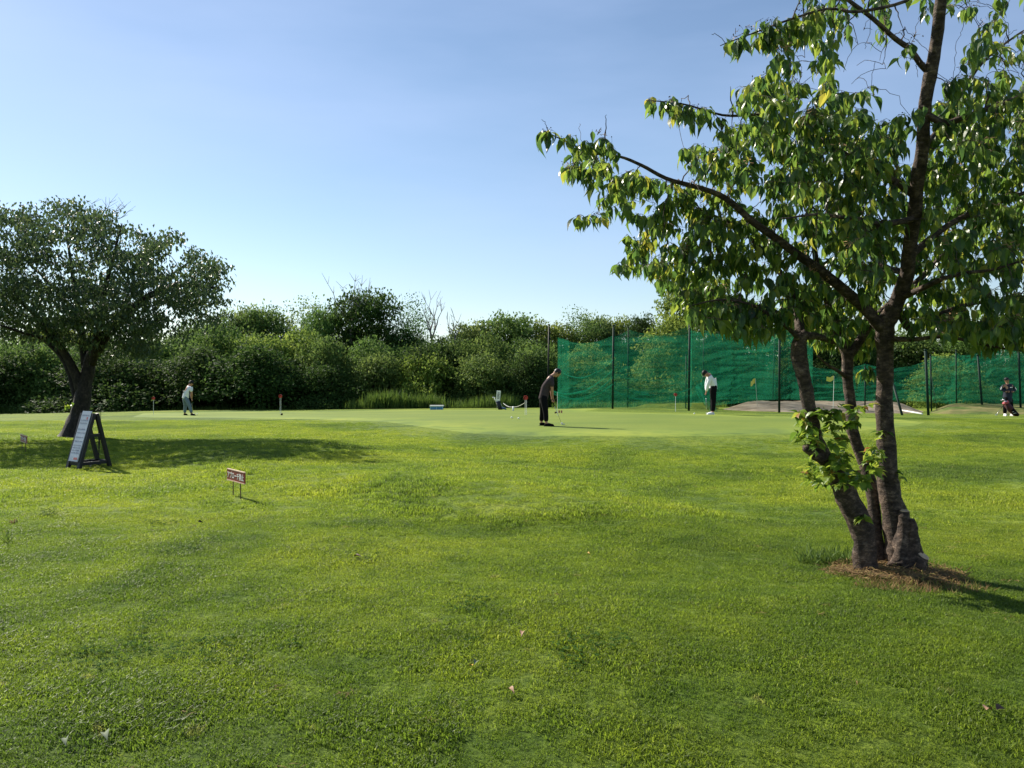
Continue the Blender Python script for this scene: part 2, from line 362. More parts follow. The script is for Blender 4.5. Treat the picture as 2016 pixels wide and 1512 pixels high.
# ------------------------------------------------------------------ terrain
CP = [(0,1512,3.1),(1008,1512,3.25),(2016,1512,3.3),(1790,1125,6.4),(1008,1130,6.35),(200,1130,6.3),
      (474,992,10.2),(1400,990,10.2),(2016,1000,9.8),(175,922,13.6),(47,888,16.5),(900,922,14.0),(1600,922,14.0),
      (150,858,21),(560,866,19.8),(1085,841,23),(1500,850,21.5),(1900,848,21.8),(370,818.5,39),(552,815,42),(302,818,38),
      (1400,817,30),(1980,820,34.6),(1355,808.5,38),(1535,812.5,38),(1820,818,35.5),(860,806,46),(1008,805.5,46),
      (700,806.5,48),(400,808.5,47),(100,815,46),(-100,820,45),(1100,806,43),(1240,803,42),(2150,818,38)]
PX = []; PZ = []
for px, py, D in CP:
    p = at(px, py, D); PX.append((p.x, p.y)); PZ.append(p.z)
for x, y, z in [(-30,0,0),(30,0,0),(0,-12,0),(0,0,0.02),(-40,20,0.1),(40,20,0.1),(-45,46,-.3),(45,46,0.1)]:
    PX.append((x, y)); PZ.append(z)
PX = np.array(PX, float); PZ = np.array(PZ, float)
def tps_k(r2): return np.where(r2 > 1e-9, 0.5 * r2 * np.log(np.maximum(r2, 1e-9)), 0.0)
n_ = len(PX); d2 = ((PX[:, None] - PX[None]) ** 2).sum(-1)
A = np.zeros((n_ + 3, n_ + 3)); A[:n_, :n_] = tps_k(d2) + np.eye(n_) * 0.25
A[:n_, n_] = 1; A[:n_, n_ + 1:] = PX; A[n_:, :n_] = A[:n_, n_:].T
W_ = np.linalg.solve(A, np.concatenate([PZ, np.zeros(3)]))
def vnoise(x, y, s, seed):
    """cheap smooth value noise, vectorised"""
    x = x / s + seed * 17.3; y = y / s + seed * 5.7
    ix = np.floor(x); iy = np.floor(y); fx = x - ix; fy = y - iy
    fx = fx * fx * (3 - 2 * fx); fy = fy * fy * (3 - 2 * fy)
    def h(a, b):
        v = np.sin(a * 127.1 + b * 311.7 + seed * 74.7) * 43758.5453; return v - np.floor(v)
    return (h(ix, iy) * (1 - fx) + h(ix + 1, iy) * fx) * (1 - fy) + (h(ix, iy + 1) * (1 - fx) + h(ix + 1, iy + 1) * fx) * fy - 0.5
def sstep(a, b, x):
    t = np.clip((x - a) / (b - a), 0, 1); return t * t * (3 - 2 * t)
def gh(x, y):
    x = np.asarray(x, float); y = np.asarray(y, float); sh = np.broadcast(x, y).shape
    x = np.broadcast_to(x, sh).ravel(); y = np.broadcast_to(y, sh).ravel()
    r2 = (x[:, None] - PX[None, :, 0]) ** 2 + (y[:, None] - PX[None, :, 1]) ** 2
    z = tps_k(r2) @ W_[:n_] + W_[n_] + x * W_[n_ + 1] + y * W_[n_ + 2]
    # beyond the crest the land drops; at the far right it does not drop as much
    drop = sstep(48.5, 60, y + np.clip(x, 0, 30) * 0.05) * np.where(x < 3, 1.0, 0.5)
    z = z * (1 - sstep(50, 62, y)) - 1.6 * drop
    side = sstep(45, 90, np.abs(x)); back = sstep(4, 30, -y)
    z = z * (1 - side) * (1 - back)
    near = 1 - sstep(13, 26, y)
    z = z + near * (0.20 * vnoise(x + y * .3, y, 3.3, 1) + 0.045 * vnoise(x, y, 1.1, 2) + 0.012 * vnoise(x, y, 0.4, 3))
    # low bank the lawn steps down at, running diagonally in front of the shade
    dd = ((x + 4.6) * (4.6) + (y - 13.9) * 5.4) / math.hypot(4.6, 5.4)
    along = sstep(-7.5, -4.0, x) * (1 - sstep(0.0, 3.5, x))
    z = z + 0.15 * sstep(-1.5, 0.2, dd) * (1 - sstep(1.5, 4.5, dd)) * along
    return z.reshape(sh)
def g1(x, y): return float(gh(np.array([x]), np.array([y]))[0])
def on_ground(px, py, d0=2.5, d1=49.0):
    """point of the lawn seen at this pixel"""
    rx, rz = ray(px, py); D = np.arange(d0, d1, 0.05)
    below = (EYE + rz * D) - gh(rx * D, D)
    k = np.argmax(below < 0) if (below < 0).any() else len(D) - 1
    return Vector((rx * D[k], D[k], g1(rx * D[k], D[k])))
def gp(px, D, dz=0):
    rx, _ = ray(px, HZ); return Vector((rx * D, D, g1(rx * D, D) + dz))

ys = np.concatenate([np.arange(-300, -20, 40), np.arange(-20, 2, 1.0), np.arange(2, 13, 0.12), np.arange(13, 62, 0.33), np.arange(62, 90, 4), np.arange(90, 1500, 60)])
xs_in = np.arange(-9, 9.01, 0.14); xs_m = np.arange(9.3, 40, 0.6); xs_o = np.concatenate([np.arange(41, 90, 5), np.arange(100, 1500, 90)])
xs = np.concatenate([-xs_o[::-1], -xs_m[::-1], xs_in, xs_m, xs_o])
GX, GY = np.meshgrid(xs, ys); GZ = gh(GX, GY)
def grid_faces(nr, nc):
    i = np.arange(nr - 1)[:, None] * nc + np.arange(nc - 1)[None]
    i = i.ravel(); return np.stack([i, i + 1, i + nc + 1, i + nc], 1)
me = mesh_np('lawn', np.stack([GX, GY, GZ], -1), grid_faces(len(ys), len(xs)), True)
tag(obj('lawn', me, M_ground), 'rough green lawn rolling from the foreground to the woods', kind='structure')

# putting green sheet
gpoly = [(225,822),(330,823),(480,825),(600,827),(720,832),(790,843),(880,856),(1040,865),(1300,868),(1540,862),(1740,851),(1850,840),(1868,833),(1800,826),(1700,822.5),(1560,819.5),(1440,816.5),(1300,813),(1180,809.5)]
gw = [on_ground(*p) for p in gpoly]
gw = [(p.x, p.y) for p in gw] + [(5.5, 43.5), (0, 45.0), (-8, 46.5), (-16, 46.0), (-20, 43)]
def inpoly(x, y, poly):
    ins = np.zeros(x.shape, bool); n = len(poly)
    for i in range(n):
        x1, y1 = poly[i]; x2, y2 = poly[(i + 1) % n]
        c = ((y1 > y) != (y2 > y)) & (x < (x2 - x1) * (y - y1) / (y2 - y1 + 1e-12) + x1); ins ^= c
    return ins
def sheet(name, poly, step, dz, mat, hfun=gh, jitter=0.0):
    P = np.array(poly); xa = np.arange(P[:, 0].min(), P[:, 0].max() + step, step); ya = np.arange(P[:, 1].min(), P[:, 1].max() + step, step)
    X, Y = np.meshgrid(xa, ya); jx = X + jitter * vnoise(X, Y, 1.3, 5) * 2; jy = Y + jitter * vnoise(X, Y, 1.1, 6) * 2
    ins = inpoly(jx, jy, poly); Fq = grid_faces(len(ya), len(xa)); ok = ins.ravel()[Fq].all(1); Fq = Fq[ok]
    used = np.unique(Fq); mp_ = np.full(X.size, -1); mp_[used] = np.arange(len(used))
    V = np.stack([X.ravel(), Y.ravel(), hfun(X, Y).ravel() + dz], 1)[used]
    return obj(name, mesh_np(name, V, mp_[Fq], True), mat)
go_ = sheet('putting_green', gw, 0.16, 0.014, M_green, jitter=0.5)
def edge_dist(x, y, poly):
    d = np.full(x.shape, 1e9)
    for i in range(len(poly)):
        ax_, ay_ = poly[i]; bx_, by_ = poly[(i + 1) % len(poly)]; L2 = (bx_ - ax_) ** 2 + (by_ - ay_) ** 2 + 1e-9
        t = np.clip(((x - ax_) * (bx_ - ax_) + (y - ay_) * (by_ - ay_)) / L2, 0, 1); d = np.minimum(d, np.hypot(x - ax_ - t * (bx_ - ax_), y - ay_ - t * (by_ - ay_)))
    return d
co_ = np.zeros(len(go_.data.vertices) * 3, np.float32); go_.data.vertices.foreach_get('co', co_); co_ = co_.reshape(-1, 3)
ed_ = edge_dist(co_[:, 0], co_[:, 1], gw); a_ = go_.data.attributes.new('edge', 'FLOAT', 'POINT'); a_.data.foreach_set('value', sstep(.5, 4.0, ed_ + .8 * vnoise(co_[:, 0], co_[:, 1], .8, 8)).astype(np.float32))
co_[:, 2] -= (.045 * (1 - sstep(.1, 1.0, ed_))).astype(np.float32); go_.data.vertices.foreach_set('co', co_.ravel()); go_.data.update()
tag(go_, 'smooth pale putting green where the golfers stand', kind='structure')

# ------------------------------------------------------------------ turf blades
def tuft_mesh(name, n, size, h, w, seed, lean=0.5):
    r = np.random.default_rng(seed)
    b = r.uniform(-size / 2, size / 2, (n, 2)); a = r.uniform(0, 2 * np.pi, n); hh = h * r.uniform(0.55, 1.25, n); la = r.uniform(0, 2 * np.pi, n)
    ln = hh * lean * r.uniform(0.2, 1.7, n); ww = w * r.uniform(0.6, 1.2, n) / 2
    dx, dy = np.cos(a) * ww, np.sin(a) * ww; lx, ly = np.cos(la) * ln, np.sin(la) * ln
    z0 = np.full(n, -0.006)
    V = np.stack([np.stack([b[:, 0] - dx, b[:, 1] - dy, z0], 1), np.stack([b[:, 0] + dx, b[:, 1] + dy, z0], 1),
                  np.stack([b[:, 0] + lx * .4 + dx * .8, b[:, 1] + ly * .4 + dy * .8, hh * .6], 1), np.stack([b[:, 0] + lx * .4 - dx * .8, b[:, 1] + ly * .4 - dy * .8, hh * .6], 1),
                  np.stack([b[:, 0] + lx, b[:, 1] + ly, hh * r.uniform(.75, 1, n)], 1)], 1).reshape(-1, 3)
    i = np.arange(n)[:, None] * 5
    me = mesh_np(name, V, [np.hstack([i, i + 1, i + 2, i + 3]), np.hstack([i + 3, i + 2, i + 4])])
    me.materials.append(M_blade)
    t = np.repeat(np.clip(r.normal(0.45, 0.22, n), 0, 1), 5).astype(np.float32)
    at_ = me.attributes.new('tint', 'FLOAT', 'POINT'); at_.data.foreach_set('value', t)
    return me
def scatter(name, pts, meshes, label, rots=None, scales=None, kind='stuff', cat='grass'):
    me = mesh_np(name, pts, np.zeros((0, 3), int)) if False else bpy.data.meshes.new(name)
    me.vertices.add(len(pts)); me.vertices.foreach_set('co', np.asarray(pts, np.float32).ravel())
    n = len(pts)
    for nm, arr in (('rz', rots if rots is not None else rng.uniform(0, 6.283, n)), ('sc', scales if scales is not None else rng.uniform(0.8, 1.2, n))):
        a_ = me.attributes.new(nm, 'FLOAT', 'POINT'); a_.data.foreach_set('value', np.asarray(arr, np.float32))
    a_ = me.attributes.new('pick', 'INT', 'POINT'); a_.data.foreach_set('value', rng.integers(0, len(meshes), n).astype(np.int32))
    o = obj(name, me); coll = bpy.data.collections.new(name + '_source')
    for i, m in enumerate(meshes):
        so = bpy.data.objects.new('%s_%02d' % (name, i), m); coll.objects.link(so)
    ng = bpy.data.node_groups.new(name + '_nodes', 'GeometryNodeTree')
    ng.interface.new_socket('Geometry', in_out='INPUT', socket_type='NodeSocketGeometry'); ng.interface.new_socket('Geometry', in_out='OUTPUT', socket_type='NodeSocketGeometry')
    gi = ng.nodes.new('NodeGroupInput'); go = ng.nodes.new('NodeGroupOutput'); ip = ng.nodes.new('GeometryNodeInstanceOnPoints')
    ci = ng.nodes.new('GeometryNodeCollectionInfo'); ci.inputs['Collection'].default_value = coll; ci.inputs['Separate Children'].default_value = True; ci.inputs['Reset Children'].default_value = True
    def attr(nm, ty):
        q = ng.nodes.new('GeometryNodeInputNamedAttribute'); q.data_type = ty; q.inputs['Name'].default_value = nm
        return [s for s in q.outputs if s.enabled and s.name == 'Attribute'][0]
    cx = ng.nodes.new('ShaderNodeCombineXYZ'); ng.links.new(attr('rz', 'FLOAT'), cx.inputs['Z'])
    ng.links.new(gi.outputs[0], ip.inputs['Points']); ng.links.new(ci.outputs[0], ip.inputs['Instance'])
    ip.inputs['Pick Instance'].default_value = True; ng.links.new(attr('pick', 'INT'), ip.inputs['Instance Index'])
    ng.links.new(cx.outputs[0], ip.inputs['Rotation']); ng.links.new(attr('sc', 'FLOAT'), ip.inputs['Scale'])
    ng.links.new(ip.outputs[0], go.inputs[0])
    md = o.modifiers.new('turf', 'NODES'); md.node_group = ng
    tag(o, label, cat, kind=kind); return o
def field(d0, d1, spacing, margin=0.04, half=0.67):
    xa = np.arange(-half * d1 - .3, half * d1 + .3, spacing); ya = np.arange(d0, d1, spacing); X, Y = np.meshgrid(xa, ya)
    X = X + rng.uniform(-.5, .5, X.shape) * spacing; Y = Y + rng.uniform(-.5, .5, X.shape) * spacing
    ok = (np.abs(X) < half * Y + 0.35) & ~inpoly(X, Y, gw); X = X[ok]; Y = Y[ok]
    return np.stack([X, Y, gh(X, Y)], 1)
near = [tuft_mesh('turf_patch', 140, 0.15, 0.018, 0.0046, 20 + i, 1.1) for i in range(6)]
def lush(P):   # grass stands higher in some patches than in others
    return np.clip(1.0 + .8 * vnoise(P[:, 0], P[:, 1], .35, 4) + .8 * vnoise(P[:, 0], P[:, 1], .13, 9), .65, 1.6)
def edge_dist(x, y, poly):
    d = np.full(x.shape, 1e9)
    for i in range(len(poly)):
        ax_, ay_ = poly[i]; bx_, by_ = poly[(i + 1) % len(poly)]; L2 = (bx_ - ax_) ** 2 + (by_ - ay_) ** 2 + 1e-9
        t = np.clip(((x - ax_) * (bx_ - ax_) + (y - ay_) * (by_ - ay_)) / L2, 0, 1); d = np.minimum(d, np.hypot(x - ax_ - t * (bx_ - ax_), y - ay_ - t * (by_ - ay_)))
    return d
pn = field(2.4, 9.0, 0.085); scatter('grass', pn, near, 'short mown grass blades of the foreground lawn', scales=lush(pn))
mid = [tuft_mesh('turf_patch', 300, 0.34, 0.026, 0.007, 30 + i, .9) for i in range(5)]
pn = field(9.0, 30.0, 0.22); scatter('grass', pn, mid, 'short mown grass of the middle lawn before the green', scales=lush(pn / 3.0) * (.35 + .65 * sstep(0, 2.5, edge_dist(pn[:, 0], pn[:, 1], gw))))

# ------------------------------------------------------------------ leaves
def leaf_template(segs=6, width=0.5, fold=0.28, droop=0.35, twist=0.0):
    """unit leaf along +Y, face normal +Z"""
    prof = {6: [0.02, 0.62, 0.98, 0.92, 0.60, 0.22, 0.0], 4: [0.03, 0.85, 0.95, 0.42, 0.0], 2: [0.05, 1.0, 0.0]}[segs]
    V = []; Fq = []; Ft = []
    for i, p in enumerate(prof):
        t = i / segs; w = p * width / 2; y = t * (1 - 0.12 * droop * t); z = -droop * t * t
        c = math.cos(twist * t); s_ = math.sin(twist * t); V.append((0, y, z))
        if p > 0.0:
            zz = fold * w
            V.append((-w * c, y, z + zz + w * s_)); V.append((w * c, y, z + zz - w * s_))
    for i in range(segs):
        a = i * 3; b = (i + 1) * 3
        if prof[i + 1] > 0:
            Ft += [(a, a + 1, b + 1), (a, b + 1, b), (a, b, b + 2), (a, b + 2, a + 2)]
        else: Ft += [(a, a + 1, b), (a, b, a + 2)]
    return np.array(V), np.array(Ft)
def leaf_frames(base, d, n, size):
    """arrays (k,3) -> (k,3,3) columns"""
    d = d / np.linalg.norm(d, axis=1, keepdims=True); n = n - (n * d).sum(1, keepdims=True) * d
    n = n / np.maximum(np.linalg.norm(n, axis=1, keepdims=True), 1e-6); x = np.cross(d, n)
    return np.stack([x, d, n], 2) * size[:, None, None]
def leaves_mesh(name, base, d, n, size, tint, tmpl, mat):
    TV, TF = tmpl; M = leaf_frames(base, d, n, size)
    V = np.einsum('kij,vj->kvi', M, TV) + base[:, None, :]
    Fa = TF[None] + (np.arange(len(base)) * len(TV))[:, None, None]
    me = mesh_np(name, V.reshape(-1, 3), Fa.reshape(-1, 3)); me.materials.append(mat)
    a_ = me.attributes.new('tint', 'FLOAT', 'POINT'); a_.data.foreach_set('value', np.repeat(tint, len(TV)).astype(np.float32))
    return me

def skeleton_nodes(paths, step=0.12):
    """sample positions on the limbs"""
    out = []
    for pts, rad in paths:
        for a, b, ra, rb in zip(pts[:-1], pts[1:], rad[:-1], rad[1:]):
            L = (b - a).length; k = max(1, int(L / step))
            for i in range(k):
                t = i / k; out.append((tuple(a.lerp(b, t)), ra * (1 - t) + rb * t))
    return out
def grow_twigs(mb, nodes_, targets, r0=0.0045, arch=0.12, maxr=0.012, sides=4, seg=5, reach=None):
    """joins every target to the closest bit of tree already there, nearest targets first; returns direction at each tip"""
    NP = np.array([n[0] for n in nodes_]); NR = [n[1] for n in nodes_]; T = np.array(targets)
    dist = np.sqrt(((T[:, None, :] - NP[None]) ** 2).sum(-1)).min(1); order = np.argsort(dist); dirs = np.zeros_like(T)
    cap = len(NP) + len(T) * seg; P = np.zeros((cap, 3)); P[:len(NP)] = NP; cnt = len(NP); RR = np.zeros(cap); RR[:cnt] = NR
    lv = np.zeros(cap)
    for k in order:
        t = T[k]; d = np.sqrt(((P[:cnt] - t) ** 2).sum(1)) + lv[:cnt]
        j = int(np.argmin(d)); a = Vector(P[j]); b = Vector(t); L = (b - a).length
        if L < 1e-3: dirs[k] = (0, 0, -1); continue
        ctrl = a.lerp(b, 0.5) + Vector((random.uniform(-.12, .12) * L, random.uniform(-.12, .12) * L, arch * L + random.uniform(-.05, .12) * L))
        pts = [a * (1 - s) ** 2 + ctrl * 2 * s * (1 - s) + b * s * s for s in [i / seg for i in range(seg + 1)]]
        if L > 0.1:
            pts = [pts[0]] + [p + Vector((random.gauss(0, .02), random.gauss(0, .02), random.gauss(0, .02))) * min(L, .5) for p in pts[1:-1]] + [pts[-1]]
        ra = min(RR[j] * 0.7, r0 * (1 + 1.6 * L), maxr); ra = max(ra, r0 * .45)
        rads = [ra + (r0 * 0.35 - ra) * i / seg for i in range(seg + 1)]
        mb.tube(pts, rads, sides, cap=False)
        for i in range(2, seg + 1):
            P[cnt] = pts[i]; RR[cnt] = rads[i]; lv[cnt] = 0.03; cnt += 1
        dv = pts[-1] - pts[-2]; dirs[k] = dv / max(dv.length, 1e-6)
    return dirs

# ------------------------------------------------------------------ foreground cherry tree
def pth(rows, sub=4):
    pts = [at(a, b, c) for a, b, c, r in rows]; rad = [r for *_, r in rows]; P_, Q_ = smooth_path(pts, rad, sub)
    return [p + (noise.noise_vector(p * 2.6) * (.010 + .25 * min(q, .06)) if 0 < i < len(P_) - 1 else Vector((0, 0, 0))) for i, (p, q) in enumerate(zip(P_, Q_))], Q_
tree_base = on_ground(1772, 1128)
TD = tree_base.y
k_ = TD / 6.4
def K(rows): return [(a, b, c * k_, r * k_) for a, b, c, r in rows]
main = pth(K([(1788,1150,6.38,.185),(1784,1110,6.38,.15),(1774,1060,6.4,.118),(1758,1000,6.4,.09),(1749,950,6.4,.079),(1746,860,6.4,.067),(1742,760,6.4,.06),(1740,690,6.38,.062),(1742,645,6.35,.07),(1758,612,6.3,.062),(1768,585,6.25,.056),(1784,535,6.15,.052),(1796,470,6.0,.047),(1806,380,5.8,.045),(1815,296,5.65,.043),(1821,222,5.5,.041),(1829,148,5.4,.040),(1843,74,5.3,.037),(1853,0,5.2,.034),(1868,-90,5.1,.028),(1880,-190,5.0,.018)]))
stemB = pth(K([(1730,1140,6.45,.09),(1729,1090,6.48,.062),(1722,1010,6.52,.05),(1711,940,6.56,.047),(1696,894,6.6,.045),(1681,849,6.6,.046),(1676,805,6.6,.044),(1668,750,6.6,.042),(1665,704,6.6,.046),(1650,664,6.6,.034),(1639,627,6.65,.03),(1628,590,6.7,.027),(1612,530,6.75,.024),(1600,460,6.8,.02),(1590,380,6.85,.015),(1570,300,6.9,.009)]))
stemB2 = pth(K([(1665,706,6.6,.038),(1690,672,6.6,.034),(1712,644,6.65,.03),(1745,605,6.8,.028),(1800,560,7.0,.026),(1860,500,7.15,.022),(1930,430,7.3,.016),(2010,370,7.4,.009)]))
stemC = pth(K([(1706,1140,6.3,.10),(1705,1090,6.3,.088),(1704,1055,6.3,.086),(1684,1012,6.28,.088),(1667,968,6.26,.082),(1650,935,6.25,.074),(1624,902,6.22,.064),(1611,872,6.2,.054),(1604,845,6.18,.048),(1597,820,6.16,.047),(1591,790,6.14,.048),(1586,760,6.12,.049),(1580,735,6.1,.052),(1576,700,6.1,.055),(1578,672,6.1,.056),(1588,655,6.1,.034)]))
limbs = {
 'long': pth(K([(1742,655,6.36,.05),(1727,638,6.32,.046),(1699,606,6.3,.043),(1670,580,6.26,.042),(1638,552,6.22,.038),(1590,514,6.15,.034),(1533,473,6.05,.030),(1484,437,6.0,.026),(1429,394,5.95,.022),(1373,370,5.9,.018),(1310,350,5.85,.015),(1262,326,5.8,.012),(1218,307,5.75,.0095),(1162,300,5.7,.0075),(1114,279,5.65,.005),(1070,258,5.6,.003)])),
 'a': pth(K([(1806,390,5.82,.03),(1750,350,5.8,.024),(1700,325,5.78,.020),(1640,290,5.75,.017),(1570,255,5.7,.014),(1500,228,5.65,.011),(1420,228,5.6,.008),(1340,203,5.55,.005),(1272,198,5.5,.003)])),
 'b': pth(K([(1868,-90,5.1,.016),(1820,-40,5.0,.014),(1783,2,4.95,.010),(1690,22,4.9,.009),(1627,17,4.85,.007),(1540,45,4.8,.006),(1480,68,4.75,.004),(1418,90,4.7,.0025)])),
 'c': pth(K([(1829,140,5.4,.024),(1812,125,5.38,.02),(1790,95,5.33,.018),(1762,75,5.3,.016),(1720,38,5.2,.014),(1668,0,5.1,.012),(1600,-60,5.0,.008)])),
 'd': pth(K([(1821,225,5.5,.026),(1860,245,5.5,.022),(1900,232,5.45,.02),(1975,205,5.4,.017),(2030,183,5.35,.014),(2120,150,5.3,.009)])),
 'e': pth(K([(1790,505,6.05,.03),(1840,465,6.1,.024),(1900,425,6.15,.02),(1990,390,6.2,.016),(2080,360,6.3,.011),(2160,340,6.3,.006)])),
 'f': pth(K([(1765,600,6.3,.032),(1794,650,6.4,.026),(1845,622,6.5,.022),(1900,600,6.6,.018),(1980,590,6.7,.014),(2080,570,6.8,.009)])),
 'g': pth(K([(1745,668,6.35,.024),(1800,668,6.15,.017),(1860,664,6.0,.014),(1930,676,5.85,.010),(2010,690,5.7,.006)])),
 'h': pth(K([(1578,668,6.1,.026),(1560,655,6.0,.016),(1516,622,5.9,.012),(1470,596,5.8,.009),(1420,590,5.7,.007),(1370,600,5.6,.004)])),
 'i': pth(K([(1580,665,6.1,.04),(1570,610,6.25,.03),(1545,550,6.4,.024),(1500,490,6.5,.018),(1440,440,6.55,.013),(1370,410,6.6,.008)])),
 'j': pth(K([(1586,660,6.1,.034),(1615,662,6.3,.026),(1640,672,6.5,.018),(1670,680,6.75,.012)])),
 'k': pth(K([(1815,300,5.66,.024),(1850,250,5.9,.018),(1900,170,6.1,.014),(1950,110,6.2,.010),(2016,60,6.3,.006)])),
 'l': pth(K([(1668,745,6.6,.02),(1650,730,6.5,.015),(1632,718,6.4,.011),(1610,700,6.3,.006)])),
 'm': pth(K([(1800,430,5.9,.026),(1740,440,5.6,.019),(1680,430,5.3,.014),(1610,420,5.1,.009),(1540,430,5.0,.005)])),
 'n': pth(K([(1784,540,6.15,.028),(1740,520,6.6,.022),(1680,470,7.0,.017),(1620,420,7.2,.011),(1550,380,7.3,.006)])),
 'o': pth(K([(1768,590,6.27,.028),(1830,560,5.9,.02),(1890,540,5.6,.014),(1960,530,5.4,.009),(2050,500,5.2,.005)])),
}
cherry = empty('cherry_tree', tree_base, 'large cherry tree with three leaning trunks and drooping leaves in the right foreground', 'tree')
bz = tuple(tree_base)
def part_tube(name, path, parent, sides=12, rough=0.10, mat=M_bark, seed=0, label=None):
    mb = MB(); mb.tube(path[0], path[1], sides, rough, seed); o = mb.build(name, mat, parent, True, loc=None)
    o.matrix_parent_inverse = Matrix.Translation(-parent.location)
    if label: o['label'] = label
    return o
part_tube('trunk', main, cherry, 20, .16, seed=1)
part_tube('trunk', stemB, cherry, 16, .16, seed=2)
part_tube('trunk', stemC, cherry, 18, .18, seed=3)
part_tube('branch', stemB2, cherry, 10, .1)
for k, v in limbs.items(): part_tube('branch', v, cherry, 9, .08)
# sawn stubs and the knobbly root collar
def child(mb, name, mat, parent, smooth=False, label=None):
    o = mb.build(name, mat, parent, smooth); o.matrix_parent_inverse = Matrix.Translation(-parent.location)
    if label: o['label'] = label
    return o
for pts, rr, cut in [([(1776,1110,6.3),(1780,1050,6.29),(1781,1006,6.28)], (.10,.055,.036), True), ([(1790,1120,6.28),(1797,1060,6.26),(1795,1022,6.26)], (.10,.05,.022), False),
                ([(1785,1135,6.28),(1804,1112,6.24),(1818,1094,6.22)], (.13,.09,.05), True), ([(1622,905,6.2),(1604,893,6.15),(1588,880,6.1)], (.045,.035,.03), False),
                ([(1798,1140,6.3),(1803,1090,6.3),(1799,1058,6.3)], (.11,.075,.045), False)]:
    P_, Q_ = pth(K([(a, b, c, r) for (a, b, c), r in zip(pts, rr)])); mb = MB(); mb.tube(P_, Q_, 16, .45, 5); st = child(mb, 'stub', M_bark, cherry, True)
    if cut:
        d = (P_[-1] - P_[-2]).normalized(); mb = MB(); mb.tube([P_[-1] + d * .0005, P_[-1] + d * .006], [Q_[-1] * .95, Q_[-1] * .8], 10)
        child(mb, 'sawn_end', M_cut, cherry, label='pale sawn end of the stub')

def sample_poly(poly, n):
    P = np.array(poly, float); lo = P.min(0); hi = P.max(0); out = []
    while len(out) < n:
        c = rng.uniform(lo, hi, (n * 2, 2)); c = c[inpoly(c[:, 0], c[:, 1], poly)]; out += [tuple(q) for q in c]
    return out[:n]
regions = [
 ([(1110,290),(1180,305),(1290,345),(1400,365),(1470,400),(1560,450),(1650,550),(1700,620),(1640,640),(1560,620),(1500,640),(1440,640),(1380,620),(1340,610),(1310,570),(1225,500),(1235,440),(1190,405),(1165,375),(1120,350)], 440, 5.75, 6.9),
 ([(1330,300),(1400,270),(1440,240),(1560,235),(1700,270),(1800,330),(1790,480),(1730,600),(1650,540),(1560,430),(1400,350)], 520, 5.1, 7.3),
 ([(1395,80),(1470,75),(1560,20),(1640,0),(1660,60),(1640,150),(1720,200),(1800,240),(1800,320),(1700,290),(1560,250),(1450,235),(1450,170),(1530,120),(1560,80)], 165, 4.7, 6.4),
 ([(1268,190),(1400,195),(1440,235),(1400,260),(1330,225)], 18, 5.3, 5.8),
 ([(1052,250),(1200,262),(1230,300),(1160,290),(1070,262)], 12, 5.5, 5.75),
 ([(1115,425),(1200,415),(1215,430),(1125,432)], 4, 5.6, 5.8),
 ([(1208,520),(1300,500),(1320,520),(1215,528)], 7, 5.5, 5.8),
 ([(1850,0),(1900,-20),(2016,-30),(2120,0),(2120,230),(1860,240),(1880,130)], 45, 5.0, 6.4),
 ([(1830,190),(2180,170),(2240,640),(1990,660),(1900,640),(1800,640),(1760,620),(1790,480),(1810,300)], 950, 5.2, 7.8),
 ([(1560,560),(1760,560),(1740,650),(1700,700),(1640,690),(1560,650)], 170, 6.3, 7.8),
 ([(1340,600),(1560,600),(1520,650),(1480,672),(1400,640)], 40, 5.5, 6.3),
 ([(1780,620),(2100,620),(2080,690),(1950,680),(1840,650)], 100, 5.2, 7.0),
 ([(1690,722),(1740,722),(1730,745),(1690,745)], 5, 6.2, 6.5),
 ([(1600,-260),(2200,-300),(2260,0),(1560,-10)], 70, 4.6, 6.4),
]
regions.append(([(1660,0),(1850,0),(1810,250),(1720,190)], 16, 4.9, 6.2)); regions.append(([(1850,150),(2100,120),(2120,300),(1840,300)], 70, 5.0, 6.6))
regions.append(([(1430,85),(1540,42),(1640,15),(1640,50),(1540,75),(1440,105)], 16, 4.7, 5.0))
LIMB = [(p.x / p.y * F + CX, HZ - (p.z - EYE) / p.y * F, p.y) for p in limbs['long'][0][4:44]]
MAINL = [(p.x / p.y * F + CX, HZ - (p.z - EYE) / p.y * F, p.y) for p in main[0]]
targets = []
for poly, n, d0, d1 in regions:
    for (a, b) in sample_poly(poly, n):
        # the cloud of shoot tips thins towards the outside of the crown
        D = (d0 + d1) / 2 + (d1 - d0) / 2 * float(np.clip(rng.normal(0, .55), -1, 1)); D *= k_
        # shoots seldom grow straight at the viewer in front of the big limb and the leader
        hid = any((a - u_) ** 2 + (b + 22 - v_) ** 2 < 30 ** 2 and D < d_ + .1 for u_, v_, d_ in LIMB) or any((a - u_) ** 2 + (b + 15 - v_) ** 2 < 34 ** 2 and D < d_ + .1 for u_, v_, d_ in MAINL)
        if hid and random.random() < .85: continue
        targets.append(at(a, b, D))
sk = skeleton_nodes([main] + [stemB, stemB2, stemC] + list(limbs.values()), 0.08)
sk = [s for s in sk if s[0][2] > EYE + 0.1]
twm = MB(); dirs = grow_twigs(twm, sk, [tuple(t) for t in targets], 0.0042, .10, .011, 5, 6)
tw = child(twm, 'twigs', M_bark, cherry); tw['kind'] = 'stuff'
